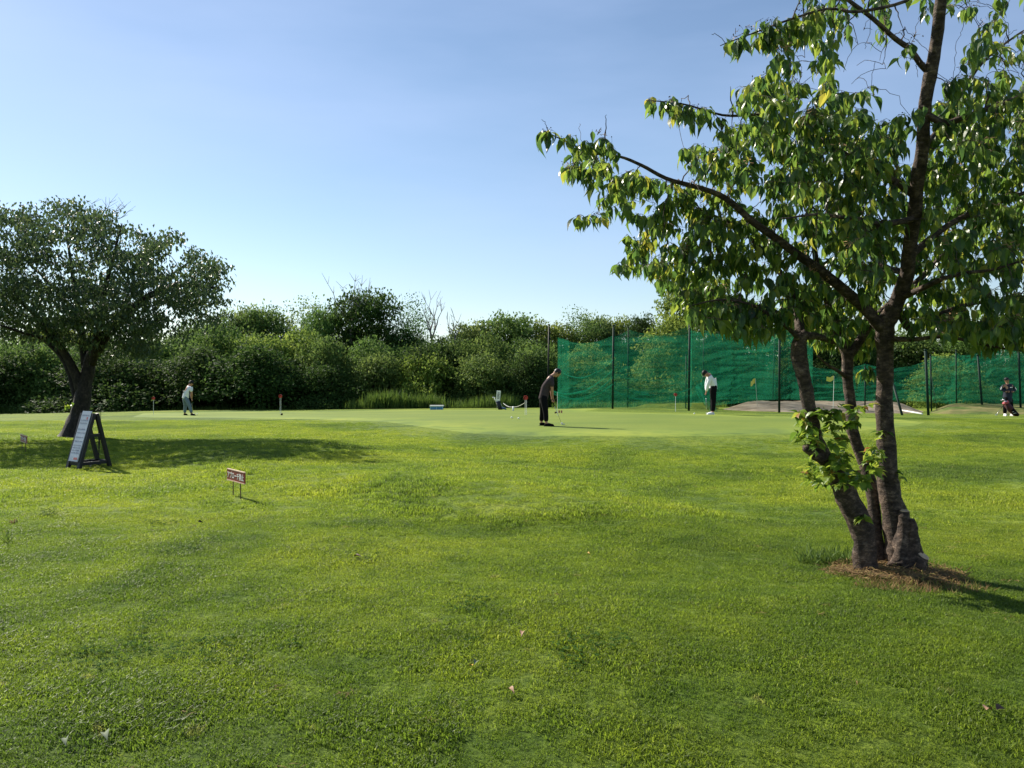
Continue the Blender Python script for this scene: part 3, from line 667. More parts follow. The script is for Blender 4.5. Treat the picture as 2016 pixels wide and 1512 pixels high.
# bare arching twigs without leaves
bare = [targets[i] + Vector((random.gauss(0, .14), random.gauss(0, .14), random.uniform(-.05, .22))) for i in rng.integers(0, len(targets), 170)]
bare += [at(a, b, random.uniform(4.9, 5.9) * k_) for a, b in sample_poly([(1540,30),(1840,20),(1830,250),(1720,230),(1560,150)], 34) + sample_poly([(1870,10),(2016,0),(2016,170),(1880,190)], 16)]
bw = MB(); grow_twigs(bw, sk, [tuple(t) for t in bare], .0042, .32, .009, 5, 8); o = child(bw, 'bare_twigs', M_bark, cherry); o['kind'] = 'stuff'
LB, LD, LN, LS, LT = [], [], [], [], []
stalks = MB(); drupes = MB()
for t, dv in zip(targets, dirs):
    t = Vector(t); n = random.choice([4, 5, 6, 7, 8, 9]); a0 = random.uniform(0, 6.28); tw_age = random.random()
    for i in range(n):
        a = a0 + i * 2.4; out = Vector((math.cos(a), math.sin(a), 0)); back = random.uniform(0, .16) * (i / n)
        b = t - Vector(dv) * back + out * random.uniform(.01, .035) + Vector((0, 0, -random.uniform(.0, .02)))
        dr = random.uniform(.3, 2.4); d = (out * random.uniform(.5, 1.0) + Vector((random.gauss(0, .18), random.gauss(0, .18), 0)) + Vector(dv) * .25 + Vector((0, 0, -dr))).normalized()
        nn = (out * 1.0 + Vector((0, 0, .45)) + Vector((random.gauss(0, .35), random.gauss(0, .35), random.gauss(0, .2))))
        LB.append(b); LD.append(d); LN.append(nn); LS.append(random.triangular(.055, .130, .094) * k_)
        tt = min(.92, max(0, random.gauss(.45, .24)))
        if tw_age > .96 and i < 2 or random.random() < .006: tt = random.uniform(.88, .95)
        LT.append(tt)
        stalks.tube([t - Vector(dv) * back, b], .0012, 3, cap=False)
    if random.random() < .30:   # hanging fruit stalks with small dark cherries
        for q in range(random.randint(3, 7)):
            a = random.uniform(0, 6.28); e = t - Vector(dv) * random.uniform(.02, .12); f = e + Vector((math.cos(a) * .03, math.sin(a) * .03, random.uniform(-.05, .03)))
            stalks.tube([e, (e + f) / 2 + Vector((0, 0, .006)), f], .0009, 3, cap=False); drupes.ball(f, .0045, 5, 4)
LB = np.array(LB); LD = np.array(LD); LN = np.array(LN); LS = np.array(LS); LT = np.array(LT)
st = child(stalks, 'stalks', M_rust, cherry); st['kind'] = 'stuff'
st = child(drupes, 'small_cherries', simple('dark_cherry', (0.03, 0.008, 0.012), .3), cherry); st['kind'] = 'stuff'
# brown withered flower bracts caught in the crown
bm_ = MB()
for _ in range(230):
    t = Vector(random.choice(targets)) + Vector((0, -.05, .03))
    for q in range(12):
        e = t + Vector((random.gauss(0, .022), random.gauss(0, .022), random.gauss(0, .02))); d = Vector((random.gauss(0, 1), random.gauss(0, 1), random.gauss(0, 1))).normalized() * random.uniform(.015, .04)
        s_ = d.orthogonal().normalized() * .004; bm_.add([tuple(e - s_), tuple(e + s_), tuple(e + d + s_ * .6), tuple(e + d - s_ * .6)], [(0, 1, 2, 3)])
br = child(bm_, 'withered_bracts', simple('withered_brown', (0.30, 0.17, 0.07), .8, .3), cherry); br['kind'] = 'stuff'
# the 300 leaves that show largest are single parts
u = LB[:, 0] / LB[:, 1] * F + CX; v = HZ - (LB[:, 2] - EYE) / LB[:, 1] * F
vis = (u > 0) & (u < 2016) & (v > 0) & (v < 1512)
score = LS / LB[:, 1] * np.where(vis, 1, 0); top = np.argsort(-score)[:300]
rest = np.ones(len(LB), bool); rest[top] = False
templates = [leaf_template(6, .47, .35, .35), leaf_template(6, .42, .6, .5, .4), leaf_template(6, .50, .3, .28, -.4), leaf_template(6, .44, .5, .7)]
which = rng.integers(0, 4, len(LB))
for k in range(4):
    sel = rest & (which == k)
    me = leaves_mesh('foliage', LB[sel], LD[sel], LN[sel], LS[sel], LT[sel], templates[k], M_leaf)
    if k == 0: acc = [me]
    else: acc.append(me)
def join_leaf(ms, name, mat):
    Vs, Ts, At, n = [], [], [], 0
    for m in ms:
        c = np.zeros(len(m.vertices) * 3, np.float32); m.vertices.foreach_get('co', c); f = np.zeros(len(m.loops), np.int32); m.loops.foreach_get('vertex_index', f)
        a_ = np.zeros(len(m.vertices), np.float32); m.attributes['tint'].data.foreach_get('value', a_)
        Vs.append(c.reshape(-1, 3)); Ts.append(f.reshape(-1, 3) + n); At.append(a_); n += len(m.vertices)
    me = mesh_np(name, np.concatenate(Vs), np.concatenate(Ts)); me.materials.append(mat)
    a_ = me.attributes.new('tint', 'FLOAT', 'POINT'); a_.data.foreach_set('value', np.concatenate(At)); return me
fo = obj('foliage', join_leaf(acc, 'foliage', M_leaf), None, cherry); fo.matrix_parent_inverse = Matrix.Translation(-cherry.location); fo['kind'] = 'stuff'
leaf_me = []
for k in range(16):
    z3 = np.zeros((1, 3)); me = leaves_mesh('leaf', z3, np.array([[0, 1., 0]]), np.array([[0, 0, 1.]]), np.ones(1), np.array([(k // 4 + .5) / 4 * .85]), templates[k % 4], M_leaf); leaf_me.append(me)
FR = leaf_frames(LB, LD, LN, LS)
def leaf_parts(idx, parent, meshes):
    for i in idx:
        o = bpy.data.objects.new('leaf', meshes[int(min(3, LT[i] / .85 * 4)) * 4 + int(which[i])]); link(o); o.parent = parent
        Mx = Matrix([list(r) + [0] for r in FR[i]] + [[0, 0, 0, 1]]); Mx.translation = Vector(LB[i]) - parent.location; o.matrix_basis = Mx
leaf_parts(top, cherry, leaf_me)

# young shoots low on the trunks
sh_t = []
for poly, n in [([(1565,790),(1640,800),(1700,790),(1700,850),(1640,880),(1560,870)], 44), ([(1580,890),(1640,885),(1720,890),(1740,940),(1660,970),(1580,960)], 50), ([(1700,850),(1745,850),(1740,900),(1700,900)], 8), ([(1700,1010),(1725,1010),(1725,1035),(1695,1035)], 2), ([(1770,930),(1785,935),(1780,945),(1772,945)], 1)]:
    for a, b in sample_poly(poly, n): sh_t.append(at(a, b, (6.05 + random.uniform(-.22, .3)) * k_))
shm = MB(); sk2 = [s for s in skeleton_nodes([stemC, stemB, main], .05) if s[0][2] < EYE + 0.05]
sd = grow_twigs(shm, sk2, [tuple(t) for t in sh_t], .003, .12, .006, 4, 5)
SB, SD_, SN, SS, ST = [], [], [], [], []
for t, dv in zip(sh_t, sd):
    for i in range(random.randint(5, 9)):
        a = random.uniform(0, 6.28); out = Vector((math.cos(a), math.sin(a), random.uniform(-.2, .5))); back = random.uniform(0, .12)
        SB.append(Vector(t) - Vector(dv) * back); SD_.append(out + Vector((0, 0, random.uniform(-.9, .2)))); SN.append(Vector((random.gauss(0, .4), random.gauss(0, .4), 1)))
        SS.append(random.uniform(.05, .10) * k_); ST.append(random.uniform(0, .8) if random.random() < .93 else random.uniform(.85, 1))
child(shm, 'shoot', M_reed if False else simple('green_shoot', (0.12, 0.14, 0.04), .6), cherry)
SB, SD_, SN, SS, ST = map(np.array, (SB, SD_, SN, SS, ST))
o = obj('shoot_leaves', leaves_mesh('shoot_leaves', SB, SD_, SN, SS, ST, leaf_template(6, .62, .25, .3), M_shoot), None, cherry)
o.matrix_parent_inverse = Matrix.Translation(-cherry.location); o['kind'] = 'stuff'; o['label'] = 'fresh pale green and reddish leaves sprouting low on the trunks'

# ------------------------------------------------------------------ left cherry tree
lb = gp(150, 20.6)
def pl(rows, s=1.0): return pth([(a, b, c, r * s) for a, b, c, r in rows])
L_main = pl([(148,872,20.6,.56),(152,848,20.6,.34),(158,815,20.6,.225),(165,770,20.6,.18),(172,735,20.6,.16),(180,705,20.6,.14),(200,672,20.5,.14),(225,640,20.4,.12),(262,605,20.2,.09),(310,575,20.0,.07),(370,560,19.8,.045),(430,568,19.6,.03)])
L_limbs = [pl([(160,770,20.6,.19),(150,740,20.5,.17),(133,705,20.4,.14),(112,670,20.2,.12),(85,640,20.0,.10),(50,600,19.7,.07),(0,560,19.4,.05),(-60,530,19.2,.03)], .72),
 pl([(150,790,20.7,.12),(138,740,20.8,.10),(122,705,20.9,.09),(100,680,21.0,.08),(70,660,21.2,.07),(20,628,21.5,.05),(-40,600,21.8,.03)], .72),
 pl([(172,740,20.7,.15),(166,690,20.9,.15),(158,640,21.1,.12),(150,580,21.3,.09),(140,520,21.5,.06),(130,460,21.6,.03)], .72),
 pl([(182,715,20.6,.16),(190,670,20.2,.12),(200,610,19.9,.09),(215,540,19.6,.06),(230,480,19.4,.04),(240,440,19.3,.02)], .72),
 pl([(205,668,20.5,.13),(240,630,21.2,.10),(290,590,21.9,.07),(340,540,22.4,.05),(380,510,22.7,.03)], .72),
 pl([(155,620,21.1,.08),(100,560,22.0,.06),(40,500,22.8,.04),(0,450,23.2,.02)], .72),
 pl([(112,670,20.2,.07),(60,660,19.4,.05),(0,640,18.8,.03)], .72)]
ltree = empty('cherry_tree', lb, 'broad dark spreading tree on the lawn at the left, behind the black easel board', 'tree')
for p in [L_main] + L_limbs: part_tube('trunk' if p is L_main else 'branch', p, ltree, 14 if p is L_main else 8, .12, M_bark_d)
lreg = [([(-260,470),(-150,420),(-20,410),(60,410),(120,400),(180,408),(225,425),(255,455),(310,458),(360,475),(400,495),(430,530),(440,560),(425,590),(385,610),(370,632),(300,640),(250,625),(215,650),(150,640),(90,640),(40,632),(0,620),(-200,620)], 1800, 16.9, 23.0), ([(230,630),(440,590),(425,630),(380,660),(320,690),(235,715)], 130, 17.2, 22.0), ([(-100,590),(140,620),(120,680),(60,690),(-40,650)], 110, 18.5, 22.5),
        ([(60,620),(230,620),(300,640),(260,660),(200,690),(130,670),(60,660)], 120, 18.8, 21.5), ([(200,680),(300,650),(310,680),(230,720),(190,700)], 35, 19.5, 22), ([(425,565),(462,572),(455,585),(430,600)], 14, 19.3, 19.8)]
lt = []
for poly, n, d0, d1 in lreg:
    for a, b in sample_poly(poly, n):
        if noise.noise((a * .016, b * .03, 7.3)) < -.24 and random.random() < .8: continue
        a += 22 * noise.noise((b * .02, a * .01, 1.7)) + random.gauss(0, 5); b += 20 * noise.noise((a * .022, b * .01, 4.1)) + random.gauss(0, 5)
        lt.append(at(a, b, (d0 + d1) / 2 + (d1 - d0) / 2 * random.uniform(-1, 1) * (1 - .35 * abs(b - 540) / 130)))
sk = skeleton_nodes([L_main] + L_limbs, .25); sk = [s for s in sk if s[0][2] > 2.0]
tm = MB(); dl = grow_twigs(tm, sk, [tuple(t) for t in lt], .009, .05, .05, 3, 3)
o = child(tm, 'twigs', M_bark_d, ltree); o['kind'] = 'stuff'
T = np.repeat(np.array([tuple(t) for t in lt]), 19, 0); n = len(T)
ang = rng.uniform(0, 6.283, n); out = np.stack([np.cos(ang), np.sin(ang), np.zeros(n)], 1)
base = T + rng.normal(0, .15, (n, 3)) * np.array([1, 1, .42])
dd_ = out * rng.uniform(.6, 1.2, (n, 1)) + np.stack([np.zeros(n), np.zeros(n), -rng.uniform(.2, 1.4, n)], 1)
nn_ = out * .6 + np.array([0, 0, .8]) + rng.normal(0, .35, (n, 3))
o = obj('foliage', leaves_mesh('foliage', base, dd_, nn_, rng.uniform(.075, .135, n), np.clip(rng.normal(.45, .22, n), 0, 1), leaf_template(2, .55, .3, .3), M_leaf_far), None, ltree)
o.matrix_parent_inverse = Matrix.Translation(-ltree.location); o['kind'] = 'stuff'
# bare twigs standing out of the top of its crown
bt = MB()
for (a, b, c, d) in [(190,430,175,392),(205,430,206,388),(215,435,240,400),(222,438,262,412),(200,425,222,392),(210,428,252,404)]:
    P0 = at(a, b, 20.5); P1 = at(c, d, 20.5); pts = [P0.lerp(P1, i / 5) + Vector((random.gauss(0, .03), 0, random.gauss(0, .03))) for i in range(6)]
    bt.tube(pts, [.012, .010, .009, .007, .005, .004], 4)
    for q in range(4):
        e = pts[random.randint(1, 4)]; bt.tube([e, e + Vector((random.uniform(-.2, .3), random.uniform(-.1, .1), random.uniform(.05, .25)))], [.005, .003], 3)
child(bt, 'bare_twig', M_dead, ltree, label='leafless grey twigs at the top of the crown')
# little leafy shoot on its trunk
sb = [at(138 + random.uniform(-12, 8), 800 + random.uniform(-6, 6), 20.2) for _ in range(10)]
sb = np.array([tuple(s) for s in sb]); o = obj('shoot_leaves', leaves_mesh('shoot_leaves', sb, rng.normal(0, 1, (10, 3)) + [0, 0, -.5], rng.normal(0, .5, (10, 3)) + [0, 0, 1], np.full(10, .12), rng.uniform(0, 1, 10), leaf_template(2, .6), M_shoot), None, ltree)
o.matrix_parent_inverse = Matrix.Translation(-ltree.location)

# ------------------------------------------------------------------ woodland
def crown_mesh(name, lobes, nleaf, leaf, seed, loose=0.0):
    """leaf clumps over and inside a cluster of lobes; unit: metres, base at z=0"""
    r = np.random.default_rng(seed); lob = np.array(lobes, float)
    vol = (lob[:, 3] * lob[:, 4]); pr = vol / vol.sum(); nb = nleaf // 14; k = r.choice(len(lob), nb, p=pr)
    dv = r.normal(0, 1, (nb, 3)); dv /= np.linalg.norm(dv, axis=1, keepdims=True); dv[:, 2] = np.where(dv[:, 2] < -.35, -dv[:, 2], dv[:, 2])
    rad = 1 - np.abs(r.normal(0, .10 + loose * .25, nb)); c = lob[k, :3] + dv * rad[:, None] * np.stack([lob[k, 3], lob[k, 3], lob[k, 4]], 1)
    c += r.normal(0, .17 + loose * .22, (nb, 3))
    # spray of leaves round every clump centre, flattened and pointing outward
    C = np.repeat(c, 14, 0); Dv = np.repeat(dv, 14, 0); n = len(C); off = r.normal(0, 1, (n, 3)) * np.array([.22, .22, .13]) * (1 + loose)
    B = C + off; d = Dv * .7 + r.normal(0, .7, (n, 3)); nn = Dv * .5 + np.array([0, 0, .8]) + r.normal(0, .45, (n, 3))
    tint = np.clip(np.repeat(r.normal(.45, .2, nb), 14) + r.normal(0, .14, n), 0, 1)
    return leaves_mesh(name, B, d, nn, leaf * r.uniform(.7, 1.3, n), tint, leaf_template(2, .62, .2, .2), M_wood)
def lobes_round(w, h, n, seed, low=.15):
    r = random.Random(seed); L = []
    for i in range(n):
        a = r.uniform(0, 6.28); q = math.sqrt(r.random()); z = r.uniform(low, 1)
        env = math.sqrt(max(.05, 1 - max(0, (z - .45) / .6) ** 2)); x = math.cos(a) * q * w / 2 * env * .75; y = math.sin(a) * q * w / 2 * env * .75
        s = r.uniform(.09, .27) * w * (1.15 - .45 * z); L.append((x, y, z * (h - s * .6), s, s * r.uniform(.65, .9)))
    L.append((0, 0, h * .42, w * .34, h * .34)); return L
crowns = [crown_mesh('crown', lobes_round(7, 6.5, 22, 1), 19000, .20, 1), crown_mesh('crown', lobes_round(6, 8, 16, 2), 18000, .18, 2, .35),
          crown_mesh('crown', lobes_round(8, 5.2, 26, 3, .05), 22000, .20, 3), crown_mesh('crown', lobes_round(5.5, 7.5, 15, 4), 11000, .16, 4, .9),
          crown_mesh('crown', lobes_round(6, 3.8, 19, 5, .0), 17000, .17, 5), crown_mesh('crown', lobes_round(6.5, 4.4, 20, 6, .0), 18000, .18, 6)]
CH_ = [6.5, 8, 5.2, 7.5, 3.8, 4.4]; CW_ = [7, 6, 8, 5.5, 6, 6.5]
def trunk_mesh(seed, h):
    r = random.Random(seed); mb = MB(); mb.tube([Vector((0, 0, -.3)), Vector((r.gauss(0, .1), 0, h * .25)), Vector((r.gauss(0, .2), r.gauss(0, .2), h * .6))], [.2, .15, .06], 7)
    for i in range(6):
        a = r.uniform(0, 6.28); z = h * r.uniform(.2, .5); q = Vector((math.cos(a), math.sin(a), 0)) * h * .22
        mb.tube([Vector((0, 0, z)), Vector((0, 0, z + h * .1)) + q * .5, Vector((0, 0, z + h * .28)) + q], [.09, .06, .025], 5)
    return mb
trunks = []
for i in range(6):
    mb = trunk_mesh(i, CH_[i]); Fc = [np.concatenate(mb.q), np.concatenate(mb.t)]; m = mesh_np('trunk', np.concatenate(mb.v), Fc, True); m.materials.append(M_bark_d); trunks.append(m)
PALE = (1.30, 1.22, 1.35); MIDG = (.92, 1.0, .85); DARK = (.40, .52, .46); YEL = (1.45, 1.35, .9); BLU = (.8, 1.0, 1.0)  # DARK: dark leaf tint, also painted shade on the front row bushes
# px centre, top y, width px, depth, crown kind, colour, label
WOODS = [
 # back row
 (-60,610,260,66,1,MIDG,'tall green tree at the far left edge behind the spreading tree'),
 (120,640,240,66,0,YEL,'yellow-green tree seen between the limbs of the spreading tree'),
 (300,640,230,66,1,MIDG,'green tree behind the right half of the spreading tree crown'),
 (480,600,170,66,0,PALE,'pale green tree just right of the spreading tree tip'),
 (585,592,170,67,3,PALE,'feathery pale tree left of the bare dead branches'),
 (640,600,130,63,0,MIDG,'rounded green tree below the bare dead branches'),
 (725,566,210,64,0,DARK,'tallest dark green tree in the middle of the woods'),
 (815,590,130,65,3,BLU,'open blue-green tree right of the tallest dark tree'),
 (862,640,100,62,1,MIDG,'light green tree with pointed top, left of the low gap in the treeline'),
 (965,616,170,66,1,PALE,'pale willow-like tree right of the low gap in the treeline'),
 (1050,640,130,66,3,PALE,'pale tree just left of the black pole'),
 (1142,612,110,64,3,MIDG,'loose pale tree above the left end of the green net'),
 (1218,622,110,66,0,YEL,'light green tree between the first two tall net poles'),
 (1262,618,110,63,0,DARK,'darker tree over the net left of the tallest pole'),
 (1372,540,230,56,0,YEL,'tall bright tree partly behind the foreground tree left edge'),
 (1450,600,170,64,0,MIDG,'green tree behind the net and the hanging leaves'),
 (1600,640,180,66,0,MIDG,'green tree seen between the leaning trunks'),
 (1700,600,170,66,1,PALE,'pale tree in the gap between middle and main trunk'),
 (1800,650,190,64,0,MIDG,'tree behind the net right of the main trunk'),
 (1905,598,150,62,1,MIDG,'tree with rounded top above the right hand net posts'),
 (2040,680,190,66,0,DARK,'dark tree at the right edge behind the net'),
 (1008,614,190,65,0,MIDG,'broad green tree behind the golf bag and the reeds'),
 (925,632,130,64,0,PALE,'pale rounded tree at the right side of the low treeline gap'),
 (1085,632,140,65,0,YEL,'light tree behind the thin black pole'),
 (1175,618,130,66,0,PALE,'pale tree above the second thick net pole'),
 (520,602,150,65,0,MIDG,'green tree in the even part of the treeline left of the dead branches'),
 (400,628,170,64,0,MIDG,'green tree right behind the tip of the spreading tree crown'),
 (1590,588,200,60,0,MIDG,'green tree filling the gap above the leftmost leaning trunk'),
 (1665,640,150,57,5,DARK,'dark bush between the leftmost and middle trunks'),
 # middle row
 (30,660,230,58,2,MIDG,'wide bush at the left edge beyond the small red sign'),
 (190,668,230,59,2,DARK,'dark wide bush behind the spreading tree trunk'),
 (330,655,230,59,2,MIDG,'wide bush above the golfer in white and jeans'),
 (450,640,220,58,2,MIDG,'broad bush right of the golfer in jeans'),
 (560,650,220,57,2,YEL,'broad sunlit bush above the red hole marker'),
 (660,668,170,56,5,MIDG,'bush below the dead branches, sunlit on top'),
 (750,670,180,57,2,MIDG,'wide bush under the tallest dark tree'),
 (850,668,180,57,2,DARK,'dark wide bush above the blue tub'),
 (935,660,180,58,2,MIDG,'wide bush left of the golf bag'),
 (1040,670,190,57,2,MIDG,'wide bush behind the golfer in black'),
 (1150,680,170,55,5,YEL,'bright bush behind the first bay of the net'),
 (1310,655,190,54,5,YEL,'large bright bush behind the second bay of the net'),
 (1420,690,150,56,5,DARK,'dark bush behind the golfer in the white shirt'),
 (1560,700,170,56,5,DARK,'dark bush behind the net by the leftmost leaning trunk'),
 (1850,700,160,52,5,YEL,'bright bush behind the net right of the main trunk'),
 (1980,720,150,54,5,DARK,'dark bush behind the net near the woman at the right'),
 # front row, DARK here is shade from the trees behind put into leaf colour
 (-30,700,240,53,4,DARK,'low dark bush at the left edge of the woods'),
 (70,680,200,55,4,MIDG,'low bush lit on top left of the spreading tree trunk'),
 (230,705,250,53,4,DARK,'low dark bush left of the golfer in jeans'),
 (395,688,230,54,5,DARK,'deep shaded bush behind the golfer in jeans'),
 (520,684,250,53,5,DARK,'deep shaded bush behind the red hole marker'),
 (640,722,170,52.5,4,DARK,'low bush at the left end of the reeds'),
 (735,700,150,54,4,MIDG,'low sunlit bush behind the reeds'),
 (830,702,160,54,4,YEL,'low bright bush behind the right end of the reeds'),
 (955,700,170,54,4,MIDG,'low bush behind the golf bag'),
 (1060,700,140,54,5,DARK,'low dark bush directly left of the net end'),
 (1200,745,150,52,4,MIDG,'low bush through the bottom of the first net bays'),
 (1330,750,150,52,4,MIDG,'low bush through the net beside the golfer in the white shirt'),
]
for i, (px, top, wpx, D, kd, col, lab) in enumerate(WOODS):
    zt = at(px, top, D).z; x = at(px, top, D).x; zb = g1(x, D) - .15; hw = (zt - zb) / (CH_[kd] * 1.02); ww = wpx / F * D / CW_[kd] * 1.05
    bush = kd in (2, 4, 5); o = empty('bush' if bush else 'woodland_tree', (x, D, zb), lab, 'bush' if bush else 'tree', 'bushes in front of the woods' if bush else 'trees of the far woods')
    o.rotation_euler.z = random.uniform(0, 6.28); o.scale = (ww, ww * random.uniform(.85, 1.1), hw)
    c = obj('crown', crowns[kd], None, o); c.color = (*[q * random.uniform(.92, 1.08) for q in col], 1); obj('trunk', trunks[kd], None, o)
# far dark mass closing the gaps behind
fm = []
for px in range(-400, 2500, 95):
    D = 78; zt = at(px, 672 + random.uniform(-10, 16), D).z; x = at(px, 700, D).x; fm.append((x, D + random.uniform(-3, 3), zt))
def copy_part(me, M): 
    c = np.zeros(len(me.vertices) * 3, np.float32); me.vertices.foreach_get('co', c); return c.reshape(-1, 3) @ np.array(M.to_3x3()).T + np.array(M.translation)
src = crown_mesh('woods', lobes_round(8, 5.2, 14, 33, .05), 3600, .34, 3); Vs = []; Ts = []; Ats = []; n0 = 0
f_ = np.zeros(len(src.loops), np.int32); src.loops.foreach_get('vertex_index', f_); a0 = np.zeros(len(src.vertices), np.float32); src.attributes['tint'].data.foreach_get('value', a0)
for x, y, zt in fm:
    Mx = Matrix.Translation((x, y, -1.8)) @ Matrix.Rotation(random.uniform(0, 6.28), 4, 'Z') @ Matrix.Diagonal((.85, .85, (zt + 1.8) / 5.3, 1))
    Vs.append(copy_part(src, Mx)); Ts.append(f_.reshape(-1, 3) + n0); Ats.append(a0); n0 += len(a0)
me = mesh_np('far_woods', np.concatenate(Vs), np.concatenate(Ts)); me.materials.append(M_wood); a_ = me.attributes.new('tint', 'FLOAT', 'POINT'); a_.data.foreach_set('value', np.concatenate(Ats))
o = obj('far_woods', me); o.color = (*DARK, 1); tag(o, 'dense far woodland closing the view behind the nearer trees', 'woods', kind='stuff')

# dead branches over the tree line
def dead_tree(px, base_y, D, tips, label):
    b = gp(px, D); o = empty('dead_tree', b, label, 'tree'); mb = MB()
    trunk_top = at(px, base_y, D); mb.tube([b, b.lerp(trunk_top, .5) + Vector((.1, 0, 0)), trunk_top], [.16, .12, .08], 7); child(mb, 'trunk', M_dead, o)
    for (tx, ty) in tips:
        mb = MB(); e = at(tx, ty, D + random.uniform(-1, 1)); pts = [trunk_top.lerp(e, i / 5) + Vector((random.gauss(0, .12), random.gauss(0, .1), random.gauss(0, .08))) * (i > 0) for i in range(6)]
        mb.tube(pts, [.07, .06, .05, .035, .025, .012], 5)
        for q in range(6):
            s = pts[random.randint(2, 5)]; mb.tube([s, s + Vector((random.uniform(-.5, .5), random.uniform(-.3, .3), random.uniform(.2, .9)))], [.02, .01], 3)
        child(mb, 'branch', M_dead, o)
dead_tree(690, 640, 62.5, [(646,562),(655,590),(676,570),(698,552),(712,560),(725,572)], 'leafless dead tree poking out left of the tallest dark tree')
dead_tree(850, 670, 64, [(852,592),(865,588),(872,600),(845,610),(835,600)], 'small leafless tree beside the open blue-green tree')
dead_tree(893, 690, 63, [(880,632),(895,625),(905,635),(888,645)], 'thin leafless tree in the low gap of the treeline')

# reeds along the foot of the woods
def reeds(name, spans, label, n, h, w, D0, D1, mat=M_reed):
    B, Dn, Nn, S, Tn = [], [], [], [], []
    for i in range(n):
        px, top = random.choice(spans); px += random.uniform(-14, 14); D = random.uniform(D0, D1); x = at(px, 800, D).x; zt = at(px, top + random.uniform(-4, 10), D).z; z0 = g1(x, D)
        B.append((x, D, z0)); Dn.append((random.gauss(0, .13), random.gauss(0, .13), 1)); a = random.uniform(0, 6.28); Nn.append((math.cos(a), math.sin(a), .1)); S.append(max(.3, (zt - z0)) * random.uniform(.75, 1.05)); Tn.append(random.random())
    me = leaves_mesh(name, np.array(B), np.array(Dn), np.array(Nn), np.array(S), np.array(Tn), leaf_template(4, w, .2, .18), mat)
    return tag(obj(name, me), label, 'reeds', kind='stuff')
sp = [(px, 778 + 6 * math.sin(px * .03) - (10 if 730 < px < 790 else 0)) for px in range(690, 1010, 6) if not 865 < px < 890] + [(px, 772) for px in range(725, 870, 5)]
reeds('reeds', sp, 'tall green reeds and grasses along the foot of the woods', 5200, 1, .05, 49.3, 52)
sp = [(px, 790) for px in range(1100, 1420, 6)]
reeds('undergrowth', sp, 'low leafy undergrowth behind the bottom of the net', 2200, 1, .12, 45, 48)
sp = [(px, 798) for px in range(-40, 700, 6)]
reeds('undergrowth', sp, 'shaded undergrowth beyond the crest on the left', 2600, 1, .08, 50, 52.5)

# ------------------------------------------------------------------ dirt bank and grass bank behind the green
def bank(name, x0, x1, D0, D1, ztop, mat, label, seed, front_drop=0.0):
    nx, ny = 90, 22; V = []
    for j in range(ny):
        for i in range(nx):
            s = i / (nx - 1); t = j / (ny - 1); px = x0 + (x1 - x0) * s; D = D0(s) + (D1 - D0(s)) * t; p = at(px, 800, D); zt = at(px, ztop(s), D1).z
            zg = g1(p.x, D); e = min(1, s * 5, (1 - s) * 5); e = e * e * (3 - 2 * e); f = float(sstep(0, 1, np.array(t)))
            z = zg - .06 + (zt - zg + .06) * f * e + .05 * noise.noise((p.x * 1.3, D * 1.3, seed)) * min(1, t * 6) * e + .02 * noise.noise((p.x * 5, D * 5, seed)) * min(1, t * 6)
            V.append((p.x, D, z))
    for i in range(nx):
        x, y, z = V[(ny - 1) * nx + i]; V.append((x, y + .8, z - .9))
    me = mesh_np(name, np.array(V), grid_faces(ny + 1, nx), True); return tag(obj(name, me, mat), label, kind='structure')
def mat_mixed(name, c1, c2, scale):
    m, nt, out = nodes(name); g = N(nt, 'ShaderNodeNewGeometry'); n1 = N(nt, 'ShaderNodeTexNoise'); n1.inputs['Scale'].default_value = scale; n1.inputs['Detail'].default_value = 7; n1.inputs['Roughness'].default_value = .65
    mp_ = N(nt, 'ShaderNodeMapping'); mp_.inputs['Scale'].default_value = (.5, 1, 2.5); nt.links.new(g.outputs['Position'], mp_.inputs[0]); nt.links.new(mp_.outputs[0], n1.inputs['Vector'])
    r = ramp(nt, [(.38, c1), (.62, c2)], n1.outputs['Fac']); b = N(nt, 'ShaderNodeBsdfPrincipled'); b.inputs['Roughness'].default_value = .95; b.inputs['Specular IOR Level'].default_value = .1
    bp = N(nt, 'ShaderNodeBump'); bp.inputs['Strength'].default_value = .7; bp.inputs['Distance'].default_value = .06; nt.links.new(n1.outputs['Fac'], bp.inputs['Height']); nt.links.new(bp.outputs[0], b.inputs['Normal'])
    nt.links.new(r.outputs[0], b.inputs['Base Color']); nt.links.new(b.outputs[0], out.inputs[0]); return m
M_dirt = mat_mixed('bare_dirt', (.23, .18, .12), (.44, .36, .25), 1.6)
M_gbank = mat_mixed('brown_grass', (.07, .12, .025), (.22, .19, .08), 1.2)
bank('dirt_bank', 1405, 1835, lambda s: 39.2 - 1.2 * s, 42.5, lambda s: 788.5 + 2 * s, M_dirt, 'bare brown earth bank below the green net', 3)
bank('grass_bank', 1815, 2140, lambda s: 37.5, 42.3, lambda s: 794 + 2 * s, M_gbank, 'low bank of browning grass at the right below the net', 9)
bank('grass_bank', 1235, 1425, lambda s: 40.0, 43.0, lambda s: 797 - 6 * s, M_ground, 'low grassy bank beneath the net left of the bare earth', 11)

